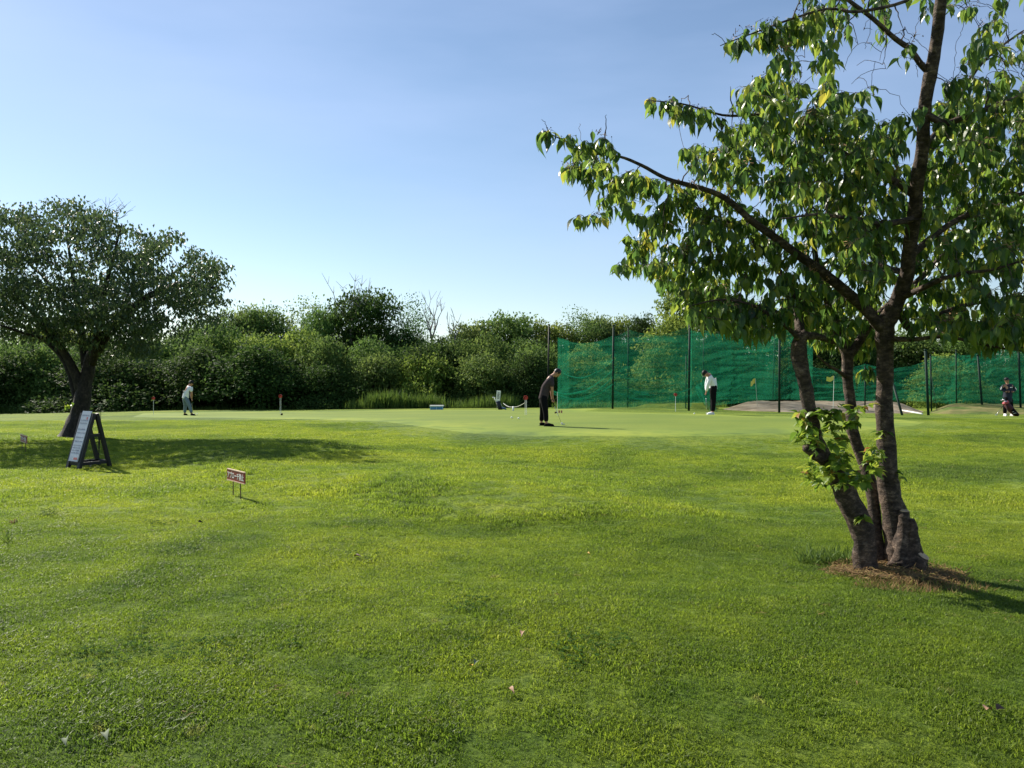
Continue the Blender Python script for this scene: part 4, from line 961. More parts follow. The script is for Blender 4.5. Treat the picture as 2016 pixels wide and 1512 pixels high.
# ------------------------------------------------------------------ nets and poles
def pole(px0, y0, px1, y1, D, r, mat, label, grp='poles of the green net', name='net_pole', D1=None, cat='pole'):
    b = at(px0, y0, D); t = at(px1, y1, D1 or D); o_base = Vector((b.x, b.y, min(b.z, g1(b.x, b.y) + 0.05) - .12))
    e = empty(name, o_base, label, cat, grp); mb = MB(); mb.tube([o_base, t], r, 10); child(mb, 'post', mat, e, True)
    mb = MB(); mb.tube([t, t + (t - b).normalized() * .06], [r * 1.25, r * 1.1], 10); child(mb, 'cap', mat, e, True); return e, t
pole(1078,808,1081,640,45.5,.045,M_polek,'thin black pole standing just left of the net end', None)
POLES = [(1206,804,1208,642,40.5,.052,'thick dark pole, second from the left end of the net'), (1236,804,1237,645,44,.032,'thin green pole close right of the second thick one'),
 (1356,809,1358,634,38,.052,'tallest thick pole left of the golfer in the white shirt'), (1350,808,1351,700,41,.03,'slim pole rising beside the tallest thick pole'), (1383,798,1386,655,43.5,.032,'thin pole directly behind the golfer in the white shirt'),
 (1534,813,1535,640,38,.052,'thick dark pole in front of the bare earth, left of the tree'), (1521,790,1526,650,42.8,.035,'thin pole left of the thick one by the bare earth'),
 (1828,818,1822,690,36,.055,'thick dark post right of the main tree trunk'), (1834,792,1832,700,42.6,.04,'thin post close behind the thick one right of the trunk'), (1883,796,1882,690,42.6,.032,'dark straight post left of the leaning one'),
 (1935,800,1925,700,41.5,.05,'leaning dark post left of the woman'), (2010,804,2004,650,40.5,.05,'dark post at the right edge behind the woman'), (1703,815,1703,722,39.5,.032,'short green post between middle and main trunks')]
for a, b, c, d, D, r, lab in POLES: pole(a, b, c, d, D, r, M_pole, lab)
pole(1779,821,1757,752,35.5,.05,M_pole,'dark prop leaning left beside the main trunk', name='net_prop', cat='prop', D1=36.5)
pole(1846,793,1834,742,41.0,.012,M_pole,'thin grey stay leaning behind the thick right post', name='net_prop', cat='prop', D1=42)
e = empty('lying_pipe', at(1790, 812, 37), 'white pipe lying on the grass right of the leaning prop', 'pipe'); mb = MB()
pa, pb = gp(1776, 38.6, .16), gp(1816, 35.8, .06); mb.tube([pa, pb], .035, 8); child(mb, 'pipe', M_white, e, True)

def net_panel(parent, L, Rr, sagt, mat, seed, wr=0.10, nx=48, ny=60, belly=.4, sagb=0.0, curl=.12):
    """net cloth hung between two poles: L/Rr = (px, ytop, ybottom, depth); loose horizontal folds"""
    V = []; r = random.Random(seed)
    T0, B0 = at(L[0], L[1], L[3]), at(L[0], L[2], L[3]); T1, B1 = at(Rr[0], Rr[1], Rr[3]), at(Rr[0], Rr[2], Rr[3])
    ax = (T1 - T0); ax.z = 0; nrm = Vector((0, -1, 0))
    for j in range(ny):
        v = j / (ny - 1)
        for i in range(nx):
            s = i / (nx - 1); top = T0.lerp(T1, s); bot = B0.lerp(B1, s); hang = 4 * s * (1 - s)
            zt = top.z - sagt * hang; zb = bot.z + sagb * hang; vv = v
            z = zt + (zb - zt) * vv - .35 * hang * math.sin(math.pi * v) * sagt
            q = (s * 3 + seed, v * 9 + hang * 1.6, seed * 1.7)
            f = noise.noise((s * 2.0 + seed, v * 11 + hang * 1.4, seed)) + .5 * noise.noise((s * 5 + seed, v * 27 + hang * 3, seed + 5))
            dep = f * wr * 2.2 * (0.35 + hang * .8) + belly * hang * math.sin(math.pi * v) + .05 * noise.noise((s * 14, v * 2, seed))
            z += curl * noise.noise((s * 2.5 + 3, v * 13 + hang * 1.4, seed + 2)) * (0.3 + hang) * math.sin(math.pi * min(1, v * 1.02))
            p = top.lerp(bot, v) + nrm * dep; V.append((p.x, p.y, z))
    me = mesh_np('net_panel', np.array(V), grid_faces(ny, nx), True); me.materials.append(mat)
    o = obj('net_panel', me, None, parent); o.matrix_parent_inverse = Matrix.Translation(-parent.location); return o
def net_fold(parent, L, Rr, sag, w, seed):
    """gathered band of netting drooping between two poles: (px, y, depth)"""
    P0 = at(*L); P1 = at(*Rr); nx = 30; V = []
    for j in range(7):
        for i in range(nx):
            s = i / (nx - 1); p = P0.lerp(P1, s); h = 4 * s * (1 - s); a = j / 6 * math.pi * 1.4
            z = p.z - sag * h + .05 * noise.noise((s * 4, j * .2, seed)) + w * math.cos(a) * (.4 + .6 * h); V.append((p.x, p.y - .15 - w * 1.2 * math.sin(a), z))
    me = mesh_np('net_fold', np.array(V), grid_faces(7, nx), True); me.materials.append(M_netf)
    o = obj('net_fold', me, None, parent); o.matrix_parent_inverse = Matrix.Translation(-parent.location)
nt1 = empty('safety_net', gp(1230, 42), 'tall green safety net hung between thick poles from its left end to the tree', 'net')
net_panel(nt1, (1098,664,805,44.5), (1207,660,803,40.6), .35, M_net, 1, belly=.2)
net_panel(nt1, (1207,660,803,40.6), (1357,641,806,38.1), .30, M_net, 2)
net_panel(nt1, (1357,650,803,42.7), (1535,648,786,42.6), .25, M_netd, 3, sagb=.0)
net_panel(nt1, (1357,641,806,38.1), (1362,650,795,42.7), .0, M_net, 15, belly=.1)
net_panel(nt1, (1535,648,786,42.6), (1600,650,787,42.8), .1, M_netd, 8)
net_panel(nt1, (1098,664,805,44.5), (1120,670,805,46.0), .0, M_net, 12, belly=.1)
nt2 = empty('safety_net', gp(1300, 45), 'second layer of green net behind the thin rear poles', 'net')
net_panel(nt2, (1098,668,805,44.6), (1237,650,804,44.1), .45, M_net, 4, wr=.14)
net_panel(nt2, (1237,648,804,44.1), (1386,650,797,43.7), .35, M_net, 5, wr=.14)
net_panel(nt2, (1386,650,787,43.7), (1526,652,786,43), .25, M_netd, 6, wr=.14)
nt3 = empty('safety_net', gp(1850, 43), 'lower green net on short posts behind the tree trunks and the woman', 'net')
net_panel(nt3, (1580,716,789,43), (1703,716,789,42.9), .3, M_netd, 21)
net_panel(nt3, (1703,716,789,42.9), (1832,706,791,42.8), .35, M_netd, 22)
net_panel(nt3, (1832,700,792,42.8), (1883,694,796,42.7), .2, M_netd, 23)
net_panel(nt3, (1883,694,796,42.7), (1930,690,798,41.7), .2, M_netd, 24)
net_panel(nt3, (1930,690,798,41.7), (2008,655,799,40.6), .3, M_netd, 25)
net_panel(nt3, (2008,655,799,40.6), (2090,640,799,40), .3, M_netd, 26)
net_panel(nt3, (1832,700,790,43.6), (2090,640,795,42.6), .5, M_net, 27, wr=.14)
for (a, b, c), (d, e_, f), sg, w, sd_ in [((1070,760,44.5),(1206,728,40.3),.75,.05,1), ((1080,768,44.4),(1206,742,40.3),.75,.05,2), ((1090,772,44.4),(1206,756,40.3),.55,.05,3), ((1208,752,40.2),(1356,765,38),.45,.045,4), ((1208,770,40.2),(1356,778,38),.35,.04,5), ((1110,735,44),(1206,708,40.3),.5,.03,6), ((1208,735,40.3),(1356,730,38),.4,.03,7)]:
    net_fold(nt1, (a, b, c), (d, e_, f), sg, w, sd_)
# loose flap of net by the golfer in white
fl = MB(); nx, ny = 14, 18; V = []
for j in range(ny):
    for i in range(nx):
        s = i / (nx - 1); t = j / (ny - 1); x0 = 1367 + 30 * t ** 1.3; x1 = 1386 + 28 * t; y0 = 768; yy = (762 - 14 * s) * (1 - t) + (812 + 0 * s) * t
        p = at(x0 + (x1 - x0) * s, yy, 37.2 - .5 * math.sin(s * 9) * .3 + .08 * math.sin(t * 8 + s * 5)); V.append(tuple(p))
fl.add(V, grid_faces(ny, nx)); e = empty('net_flap', gp(1390, 37.2), 'bright loose flap of green net pulled out behind the golfer in the white shirt', 'net'); child(fl, 'net_cloth', M_netf, e, True)

# ------------------------------------------------------------------ hole markers, flags, balls
def hole_marker(px, y_disc, y_base, D, label, posts=1, r=.10):
    b = gp(px, D); b.z = min(at(px, y_base, D).z, b.z + .05) if False else b.z
    e = empty('hole_marker', b, label, 'marker', 'red topped hole markers on the green'); tp = at(px, y_disc, D)
    mb = MB()
    for k in range(posts): mb.tube([b + Vector((k * .05 - .02 * (posts > 1), 0, -.05)), Vector((tp.x + k * .05 - .02 * (posts > 1), tp.y, tp.z - r * .8))], .009, 6)
    child(mb, 'post', M_white, e)
    mb = MB(); mb.tube([tp + Vector((0, -.02, 0)), tp + Vector((0, .02, 0))], r, 16); child(mb, 'disc', M_red, e)
    mb = MB(); q = tp + Vector((-r * .5, -.032, 0))
    for i in range(9):
        a = .6 + i / 8 * 3.2; c = tp + Vector((math.cos(a) * r * .55, -.026, math.sin(a) * r * .55)); mb.box(c, (r * .22, .006, r * .22))
    child(mb, 'painted_mark', M_polek, e); return b
hole_marker(302, 784, 812, 40, 'red marker left of the golfer in jeans', r=.075)
b = hole_marker(552, 780, 815, 42, 'red marker on double post beside a small black cup', 2, r=.09)
hole_marker(1035, 783, 830, 31, 'red disc marker left of the golfer in black, tied to the chain', 2, r=.085)
hole_marker(1330, 777, 814, 36, 'red marker in front of the net bay left of the tallest pole', r=.07)
e = empty('black_cup', gp(554, 38.5), 'small black cup lying on the green below the double post marker', 'cup'); mb = MB(); c = gp(554, 38.5, .03)
mb.tube([c + Vector((-.03, -.02, .03)), c + Vector((.06, .0, .03))], [.05, .045], 12); child(mb, 'cup_body', M_polek, e, True); mb = MB(); mb.tube([c + Vector((-.037, -.022, .03)), c + Vector((-.03, -.02, .03))], [.02, .03], 10); child(mb, 'rim', M_white, e)
def flag(px, ytop, ybase, px2, D, w, h, label, ph):
    b = gp(px2, D); t = at(px, ytop, D); e = empty('hole_flag', b, label, 'flag', 'yellow flags near the bare earth'); mb = MB(); mb.tube([b - Vector((0, 0, .1)), t], .010, 6); child(mb, 'pole', M_white if ph else M_steel, e)
    mb = MB(); V = []
    for j in range(7):
        for i in range(9):
            s = i / 8; v = j / 6; V.append((t.x - s * w, t.y + .05 * math.sin(s * 5 + v + ph), t.z - v * h - s * h * (.55 if not ph else .15) + .03 * math.sin(s * 6 + ph)))
    mb.add(V, grid_faces(7, 9)); child(mb, 'flag_cloth', M_yellow, e, True)
flag(1487,745,787,1492,41,.24,.25,'yellow flag drooping on a thin pole in front of the net, left of the tree',0)
flag(1642,741,800,1640,38,.34,.20,'yellow flag seen between the two left trunks',1.2)
def golf_ball(p, label, r=.0215):
    mb = MB(); mb.ball((0, 0, r), r, 14, 10); o = mb.build('golf_ball', M_white, None, True); o.location = p; tag(o, label, 'golf ball', 'golf balls on the green'); return o
for px, py, lab in [(1007.5,825,'left one of two golf balls left of the golfer in black'),(1021,826.5,'golf ball nearer the red disc marker'),(1106,837,'golf ball at the putter head of the golfer in black'),(1367,817,'golf ball left of the golfer in the white shirt'),(381.5,817,'golf ball nearest the shoe of the golfer in jeans'),(388,816.6,'farther golf ball before the golfer in jeans')]:
    p = on_ground(px, py); p.z += .02; golf_ball(p, lab, .03)
# small tee plates between hole and golfer
e = empty('hole_number_plate', on_ground(1098, 815), 'low pinkish marker plates on the green right of the golfer in black', 'marker'); c = on_ground(1098, 815)
mb = MB(); mb.box(c + Vector((.06, 0, .09)), (.06, .02, .10)); mb.box(c + Vector((.15, 0, .09)), (.06, .02, .10)); child(mb, 'plate', simple('pink_plate', (.45, .16, .12), .6), e)
mb = MB(); mb.box(c + Vector((-.07, 0, .06)), (.10, .02, .06)); mb.tube([c + Vector((-.1, 0, -.02)), c + Vector((-.1, 0, .05))], .01, 6); child(mb, 'stand', M_rust, e)
mb = MB(); t_ = at(1097.5, 772, 30); b_ = gp(1097.5, 30); e = empty('thin_flagstick', b_, 'thin white stick standing behind the putter of the golfer in black', 'stick'); mb.tube([b_ - Vector((0, 0, .05)), t_], .007, 6); child(mb, 'stick', M_white, e)

# ------------------------------------------------------------------ blue tub
tb = gp(860, 45.2); e = empty('blue_tub', tb, 'low blue plastic tub with a white rim at the crest of the green', 'tub')
W2 = 13 / F * 45.2; zt = at(860, 800, 45.2).z; mb = MB(); h = zt - tb.z
mb.box(tb + Vector((0, 0, h / 2)), (W2 * 1.86, .42, h)); child(mb, 'body', M_blue, e)
mb = MB()
for dx in (-.5, 0, .5): mb.box(tb + Vector((dx * W2 * 1.86, -.22, h / 2)), (.035, .03, h * .9))
child(mb, 'rib', simple('light_blue_plastic', (.25, .48, .65), .45), e)
mb = MB(); mb.box(tb + Vector((0, 0, h + .03)), (W2 * 2.06, .5, .06)); child(mb, 'rim', M_white, e)

# ------------------------------------------------------------------ golf bag on cart, chain
gb = gp(978, 44); s_ = 44 / F
e = empty('golf_bag', gb, 'golf bag with white panel and clubs on its trolley at the edge of the woods', 'golf bag'); 
def P(px, py, D=44): return at(px, py, D)
z0 = gb.z
mb = MB(); mb.beam(P(982,769), P(980,791), .22, .12, (1, 0, 0)); child(mb, 'white_cover', M_white, e)
mb = MB()
for i in range(5): mb.beam(P(981.6 - i * .15, 773 + i * 2.6, 43.93), P(981.5 - i * .15, 774.2 + i * 2.6, 43.93), .10 + .02 * (i % 2), .01, (1, 0, 0))
child(mb, 'printed_mark', M_navy, e)
mb = MB(); mb.tube([P(980,790), P(985,806)], [.12, .10], 10); child(mb, 'bag_body', M_navy, e, True)
mb = MB(); mb.tube([P(985,803), P(994,804), P(997,807)], [.06, .05, .03], 8); child(mb, 'pocket', simple('blue_fabric', (.08, .16, .28), .7), e, True)
for a, b, c, d in [(979,793,972,783),(979,794,975,787),(981,793,977,789)]:
    mb = MB(); mb.tube([P(a,b+6), P(c,d)], .010, 5); cl = child(mb, 'club_shaft', M_steel, e); mb = MB(); mb.ball(P(c, d), (.07, .04, .045), 8, 6); child(mb, 'club_head', M_steel, e, True)
mb = MB(); mb.tube([P(984,792), P(992,806)], .012, 5); mb.tube([P(979,797), P(978,807)], .012, 5); child(mb, 'stand_leg', M_steel, e)
mb = MB(); c = P(985,806); mb.tube([c + Vector((0, -.12, 0)), c + Vector((0, -.08, 0))], .11, 14); mb.tube([c + Vector((0, .08, 0)), c + Vector((0, .12, 0))], .11, 14); child(mb, 'wheel', M_polek, e)
e = empty('barrier_chain', P(1010, 800, 40), 'pale sagging chain between the golf bag and the red disc marker', 'chain'); mb = MB()
A_, B_, C_ = at(991,794,43.5), at(1010,801,40), at(1033,793,32)
def sagline(a, b, s, n=10): return [a.lerp(b, i / n) - Vector((0, 0, s * 4 * (i / n) * (1 - i / n))) for i in range(n + 1)]
mb.tube(sagline(A_, B_, .07), .009, 5); mb.tube(sagline(B_, C_, .05), .008, 5); child(mb, 'chain', M_white, e)
e = empty('white_stub_post', gp(1010, 40), 'short white peg under the sagging chain', 'post'); mb = MB(); b_ = gp(1010, 40); mb.tube([b_ - Vector((0, 0, .05)), at(1010.5, 800, 40)], [.06, .035], 10); child(mb, 'peg', M_white, e, True)

# ------------------------------------------------------------------ red signs
def text_mesh(txt, size, mat, name='lettering'):
    cu = bpy.data.curves.new('t', 'FONT'); cu.body = txt; cu.size = size; cu.align_x = 'CENTER'; cu.align_y = 'CENTER'; cu.extrude = .0012; cu.offset = size * .012
    o = bpy.data.objects.new('t', cu); link(o); bpy.context.view_layer.update(); dg = bpy.context.evaluated_depsgraph_get()
    me = bpy.data.meshes.new_from_object(o.evaluated_get(dg)); bpy.data.objects.remove(o); me.name = name; me.materials.clear(); me.materials.append(mat); return me
def red_sign(pl, pr, ytop_l, label, hplate, scale_pos=(.33, .75)):
    """pl, pr: (px, depth) of the plate ends"""
    A0 = gp(*pl); B0 = gp(*pr); zt = at(pl[0], ytop_l, pl[1]).z; A1 = Vector((A0.x, A0.y, zt)); B1 = Vector((B0.x, B0.y, zt)); ax = (B1 - A1); wd = ax.length; ax.normalize(); nrm = Vector((ax.y, -ax.x, 0)).normalized()
    if nrm.y > 0: nrm = -nrm
    e = empty('warning_sign', (A0 + B0) / 2, label, 'sign', 'red signs on wire legs')
    cen = (A1 + B1) / 2 - Vector((0, 0, hplate / 2)); mb = MB(); mb.beam(A1 - Vector((0, 0, hplate / 2)), B1 - Vector((0, 0, hplate / 2)), hplate, .014, (0, 0, 1)); child(mb, 'plate', M_signred, e)
    for zz in (zt + .004, zt - hplate - .004):
        mb = MB(); mb.beam(Vector((A1.x, A1.y, zz)), Vector((B1.x, B1.y, zz)), .011, .022, (0, 0, 1)); child(mb, 'edge_strip', M_signedge, e)
    for s in scale_pos:
        p = A1.lerp(B1, s); gz = g1(p.x, p.y); mb = MB(); mb.tube([Vector((p.x, p.y, gz - .08)), Vector((p.x, p.y, zt - hplate + .005))], .0065, 8); child(mb, 'leg', M_rust, e)
    tm_ = text_mesh('アプローチ禁止', hplate * .62, M_white); bx = np.array([v.co[:] for v in tm_.vertices]); tw_ = bx[:, 0].max() - bx[:, 0].min(); th = bx[:, 1].max() - bx[:, 1].min(); cx_ = (bx[:, 0].max() + bx[:, 0].min()) / 2; cy_ = (bx[:, 1].max() + bx[:, 1].min()) / 2
    sx = wd * .92 / tw_; sy = hplate * .66 / th
    Mx = Matrix((( ax.x, 0, nrm.x, 0), (ax.y, 0, nrm.y, 0), (0, 1, 0, 0), (0, 0, 0, 1))); Mx.translation = cen + nrm * .0085
    to = obj('lettering', tm_, None, e); to.matrix_parent_inverse = Matrix.Translation(-e.location); to.matrix_basis = Mx @ Matrix.Diagonal((sx, sy, 1, 1)) @ Matrix.Translation((-cx_, -cy_, 0))
    return e
red_sign((447.5, 10.45), (482, 9.98), 923, 'red sign with white Japanese lettering on two thin legs, the nearer of two', .128)
red_sign((40.5, 16.8), (52.5, 16.2), 855.5, 'small distant red sign with white Japanese lettering near the left edge', .125, (.2, .8))

# ------------------------------------------------------------------ easel notice board
nl = on_ground(155, 925); s_dir = Vector((math.cos(R(66)), math.sin(R(66)), 0)); r_dir = Vector((math.cos(R(147)), math.sin(R(147)), 0)); span = .58; rl = .32; H = .86
bd = empty('easel_board', nl, 'black timber easel with a slanted white notice board on the lawn at left', 'notice board')
def G(p): return Vector((p.x, p.y, g1(p.x, p.y)))
f_l = G(nl); f_r = G(nl + s_dir * span); b_l = G(nl + r_dir * rl); b_r = G(nl + r_dir * rl + s_dir * span)
topn = (f_l + f_r) / 2; topn.z = f_l.z + H; topf = (b_l + b_r) / 2; topf.z = f_l.z + H
def bar(name, a, b, w=.065, t=.05, side=None, mat=M_timber, label=None):
    mb = MB(); mb.beam(a, b, w, t, side or r_dir); child(mb, name, mat, bd, label=label)
for (ft, tp, off) in ((f_l, topn, -.02), (f_r, topn, .05), (b_l, topf, -.02), (b_r, topf, .05)):
    d = (tp - ft).normalized(); bar('leg', ft - d * .02, tp + s_dir * off + d * .03)
bar('top_rail', topn + s_dir * .015 - Vector((0, 0, .05)), topf + s_dir * .015 - Vector((0, 0, .05)), .05, .09, (0, 0, 1))
lf = lambda a, b, t: a.lerp(b, t)
for t_, nm in ((.10, 'bottom_rail'), (.62, 'cross_rail')):
    bar(nm, lf(f_l, topn, t_), lf(f_r, topn, t_), .05, .035, (0, 0, 1)); bar(nm, lf(b_l, topf, t_), lf(b_r, topf, t_), .05, .035, (0, 0, 1))
bar('stretcher', lf(f_r, topn, .1), lf(b_r, topf, .1), .05, .035, (0, 0, 1)); bar('stretcher', lf(f_l, topn, .1), lf(b_l, topf, .1), .05, .035, (0, 0, 1))
bar('loose_batten', lf(f_l, f_r, .45) + r_dir * .08 + Vector((0, 0, .04)), lf(f_l, f_r, .75) + r_dir * .3 + Vector((0, 0, .07)), .04, .02, (0, 0, 1), simple('weathered_batten', (.35, .33, .30), .8))
off = (-s_dir + Vector((0, 0, .35))).normalized() * .035
q0 = lf(f_l, topn, .13) + off + r_dir * .03; q1 = lf(b_l, topf, .13) + off - r_dir * .03; q2 = topf + off - r_dir * .03 + Vector((0, 0, .05)) + s_dir * .02; q3 = topn + off + r_dir * .03 + Vector((0, 0, .05)) + s_dir * .02
nb = (q1 - q0).cross(q3 - q0).normalized(); nb = nb if nb.dot(off) > 0 else -nb
mb = MB(); mb.add([tuple(v) for v in (q0, q1, q2, q3, q0 + nb * .014, q1 + nb * .014, q2 + nb * .014, q3 + nb * .014)], [(0, 1, 2, 3), (4, 7, 6, 5), (0, 4, 5, 1), (1, 5, 6, 2), (2, 6, 7, 3), (3, 7, 4, 0)])
child(mb, 'panel', simple('notice_white', (.48, .50, .53), .25, .1, 8), bd)
mb = MB()
def PQ(u_, v_): return (q0.lerp(q1, u_)).lerp(q3.lerp(q2, u_), v_) + nb * .0155
rr = random.Random(3)
for v_ in [.90, .80, .74, .62, .55, .46, .38, .30, .25, .20, .15]:
    u_ = .92
    while u_ > .12:
        L = rr.uniform(.05, .12); hh = rr.uniform(.018, .028)
        mb.add([tuple(PQ(u_, v_)), tuple(PQ(max(.08, u_ - L), v_)), tuple(PQ(max(.08, u_ - L), v_ + hh)), tuple(PQ(u_, v_ + hh))], [(0, 1, 2, 3)]); u_ -= L + rr.uniform(.02, .07)
child(mb, 'printed_lines', simple('faded_ink', (.16, .18, .24), .5), bd)
mb = MB(); mb.add([tuple(PQ(a, b)) for a, b in ((.5, .03), (.08, .03), (.08, .075), (.5, .075))], [(0, 1, 2, 3)]); mb.add([tuple(PQ(a, b)) for a, b in ((.35, .83), (.2, .83), (.2, .88), (.35, .88))], [(0, 1, 2, 3)])
child(mb, 'red_print', simple('red_ink', (.45, .12, .10), .5), bd)
# thin dark weed stems behind it
wb_ = gp(194, 15.5); e = empty('weed', wb_, 'thin dark weed stems standing right behind the easel board', 'plant'); mb = MB()
for a, b in ((191, 803), (194, 797), (197, 806), (199, 800)): mb.tube([wb_, wb_.lerp(at(a, b, 15.5), .5) + Vector((.01, 0, 0)), at(a, b, 15.5)], [.006, .005, .003], 4)
child(mb, 'stem', M_bark_d, e); mb = MB()
for a, b in ((190, 800), (195, 796), (199, 799)):
    c = at(a, b, 15.5); mb.add([tuple(c + Vector(q)) for q in ((-.05, 0, 0), (0, .02, .015), (.05, 0, .0), (0, -.02, -.01))], [(0, 1, 2, 3)])
child(mb, 'leaf', M_shoot, e)

# ------------------------------------------------------------------ people
def skin_mesh(name, verts, edges, radii, root=0, sub=2):
    me = bpy.data.meshes.new(name); me.from_pydata([tuple(v) for v in verts], edges, []); o = bpy.data.objects.new(name, me); link(o)
    md = o.modifiers.new('s', 'SKIN'); md.use_smooth_shade = True
    for i, r in enumerate(radii):
        sv = me.skin_vertices[0].data[i]; sv.radius = r if hasattr(r, '__len__') else (r, r); sv.use_root = (i == root)
    ms = o.modifiers.new('b', 'SUBSURF'); ms.levels = sub; ms.render_levels = sub
    bpy.context.view_layer.update(); dg = bpy.context.evaluated_depsgraph_get(); m2 = bpy.data.meshes.new_from_object(o.evaluated_get(dg)); bpy.data.objects.remove(o); bpy.data.meshes.remove(me); m2.name = name
    for p in m2.polygons: p.use_smooth = True
    return m2
def person(loc, J, look, label, shirt, trousers, shoes, long_sleeve=False, cap=None, hair=M_hair, build=1.0, s=1.0, hem=.0, collar=None, cuffs=None, face=1):
    """J: joints in metres, local, +x towards what the person faces (profile), y lateral. look: facing angle about z"""
    e = empty('person', loc, label, 'person', None, look); V3 = {k: Vector(v) * s for k, v in J.items()}
    B = build * s
    names = ['pelvis', 'waist', 'chest', 'neckb', 'neck', 'head']; verts = [V3[n] for n in names]; edges = [(i, i + 1) for i in range(5)]
    rad = [.110 * B, .105 * B, .125 * B, .075 * B, .052 * s, .085 * s]
    def chain(st, pts, rr):
        prev = st
        for p, r in zip(pts, rr): verts.append(p); rad.append(r); edges.append((prev, len(verts) - 1)); prev = len(verts) - 1
        return prev
    for sd in ('L', 'R'):
        w = chain(2, [V3['sh' + sd], V3['el' + sd], V3['wr' + sd]], [.062 * B, .043 * B, .028 * s])
        hd = (V3['ha' + sd] - V3['wr' + sd]); chain(w, [V3['wr' + sd] + hd * .5], [(.036 * s)])
        chain(0, [V3['hip' + sd], V3['kn' + sd], V3['an' + sd], V3['an' + sd] + (V3['to' + sd] - V3['an' + sd]) * .6], [.095 * B, .062 * B, .042 * s, .04 * s])
    body = obj('body', skin_mesh('body', verts, edges, rad), M_skin, e)
    # fingers, five per hand, curled round the grip
    mb = MB()
    for sd in ('L', 'R'):
        wr, ha = V3['wr' + sd], V3['ha' + sd]; d = (ha - wr).normalized(); fwd = Vector((1, 0, 0)) - d * d.x; fwd.normalize(); lat = d.cross(fwd); base_ = wr + (ha - wr) * .75
        for i, ln in enumerate((.070, .080, .074, .058)):
            p = base_ + fwd * .0 + lat * (i - 1.5) * .019 * s; pts = [p, p + d * ln * .45 * s + fwd * .006, p + d * ln * .75 * s + fwd * .028 * s, p + d * ln * .55 * s + fwd * .045 * s]; mb.tube(pts, [.010 * s, .009 * s, .0085 * s, .007 * s], 6)
        p = base_ - lat * .03 * s - d * .03 * s; mb.tube([p, p + d * .03 * s + fwd * .03 * s, p + d * .05 * s + fwd * .045 * s], [.012 * s, .010 * s, .008 * s], 6)
    mb.build('fingers', M_skin, e, True)
    # head with face, turned along neck->head
    hc = V3['head']; up = (V3['head'] - V3['neck']).normalized(); fw = Vector(J.get('gaze', (1, 0, 0))); fw = (fw - up * fw.dot(up)).normalized(); sdv = up.cross(fw); Mh = Matrix((fw, sdv, up)).transposed()
    mb = MB(); mb.ball(hc + up * .02 * s, (.098 * s, .078 * s, .118 * s), 16, 12, Mh); mb.ball(hc + fw * .045 * s - up * .055 * s, (.05 * s, .05 * s, .05 * s), 10, 8, Mh); mb.build('head', M_skin, e, True)
    mb = MB(); mb.tube([hc + fw * .088 * s + up * .03 * s, hc + fw * .118 * s - up * .012 * s, hc + fw * .092 * s - up * .018 * s], [.009 * s, .014 * s, .010 * s], 6); mb.build('nose', M_skin, e, True)
    for sg in (-1, 1):
        mb = MB(); mb.ball(hc + sdv * sg * .078 * s + up * .005 * s, (.018 * s, .010 * s, .03 * s), 8, 6, Mh); mb.build('ear', M_skin, e, True)
        mb = MB(); mb.ball(hc + fw * .088 * s + sdv * sg * .032 * s + up * .022 * s, (.008 * s, .014 * s, .007 * s), 8, 6, Mh); mb.build('eye', M_polek, e, True)
    mb = MB(); mb.ball(hc + fw * .09 * s - up * .052 * s, (.008 * s, .022 * s, .006 * s), 8, 6, Mh); mb.build('mouth', M_maroon, e, True)
    mb = MB(); mb.ball(hc + up * .042 * s - fw * .016 * s, (.102 * s, .088 * s, .108 * s), 16, 12, Mh); mb.build('hair', hair, e, True)
    if cap is not None:
        mb = MB(); mb.ball(hc + up * .068 * s - fw * .006 * s, (.112 * s, .095 * s, .088 * s), 16, 12, Mh); c_ = mb.build('cap', cap, e, True)
        mb = MB(); mb.ball(hc + up * .055 * s + fw * .12 * s, (.075 * s, .07 * s, .012 * s), 12, 6, Mh); mb.build('cap_peak', cap, e, True)
    # shirt
    T = V3; top = T['neckb'] + (T['neck'] - T['neckb']) * .25
    sv = [T['pelvis'] + (T['waist'] - T['pelvis']) * (hem - .25), T['waist'], T['chest'], top]; se = [(0, 1), (1, 2), (2, 3)]; sr = [.155 * B, .150 * B, .160 * B, .085 * B]
    for sd in ('L', 'R'):
        a = len(sv); sv.append(T['sh' + sd]); sr.append(.082 * B); se.append((2, a))
        if long_sleeve: sv += [T['el' + sd], T['el' + sd] + (T['wr' + sd] - T['el' + sd]) * .95]; sr += [.062 * B, .045 * B]; se += [(a, a + 1), (a + 1, a + 2)]
        else: sv.append(T['sh' + sd] + (T['el' + sd] - T['sh' + sd]) * .72); sr.append(.072 * B); se.append((a, a + 1))
    sh_ = obj('shirt', skin_mesh('shirt', sv, se, sr, 1), shirt, e)
    if collar is not None:
        mb = MB(); mb.tube([top - (T['neck'] - T['neckb']) * .1, top + (T['neck'] - T['neckb']) * .35], [.088 * s, .068 * s], 12, cap=False); mb.build('collar', collar, e, True)
    # trousers
    tv = [T['pelvis'] + (T['waist'] - T['pelvis']) * .9, T['pelvis']]; te = [(0, 1)]; tr = [.128 * B, .145 * B]
    for sd in ('L', 'R'):
        a = len(tv); tv += [T['hip' + sd], T['kn' + sd], T['an' + sd] + Vector((0, 0, .03))]; tr += [.112 * B, .085 * B, .072 * B]; te += [(1, a), (a, a + 1), (a + 1, a + 2)]
    obj('trousers', skin_mesh('trousers', tv, te, tr, 1), trousers, e)
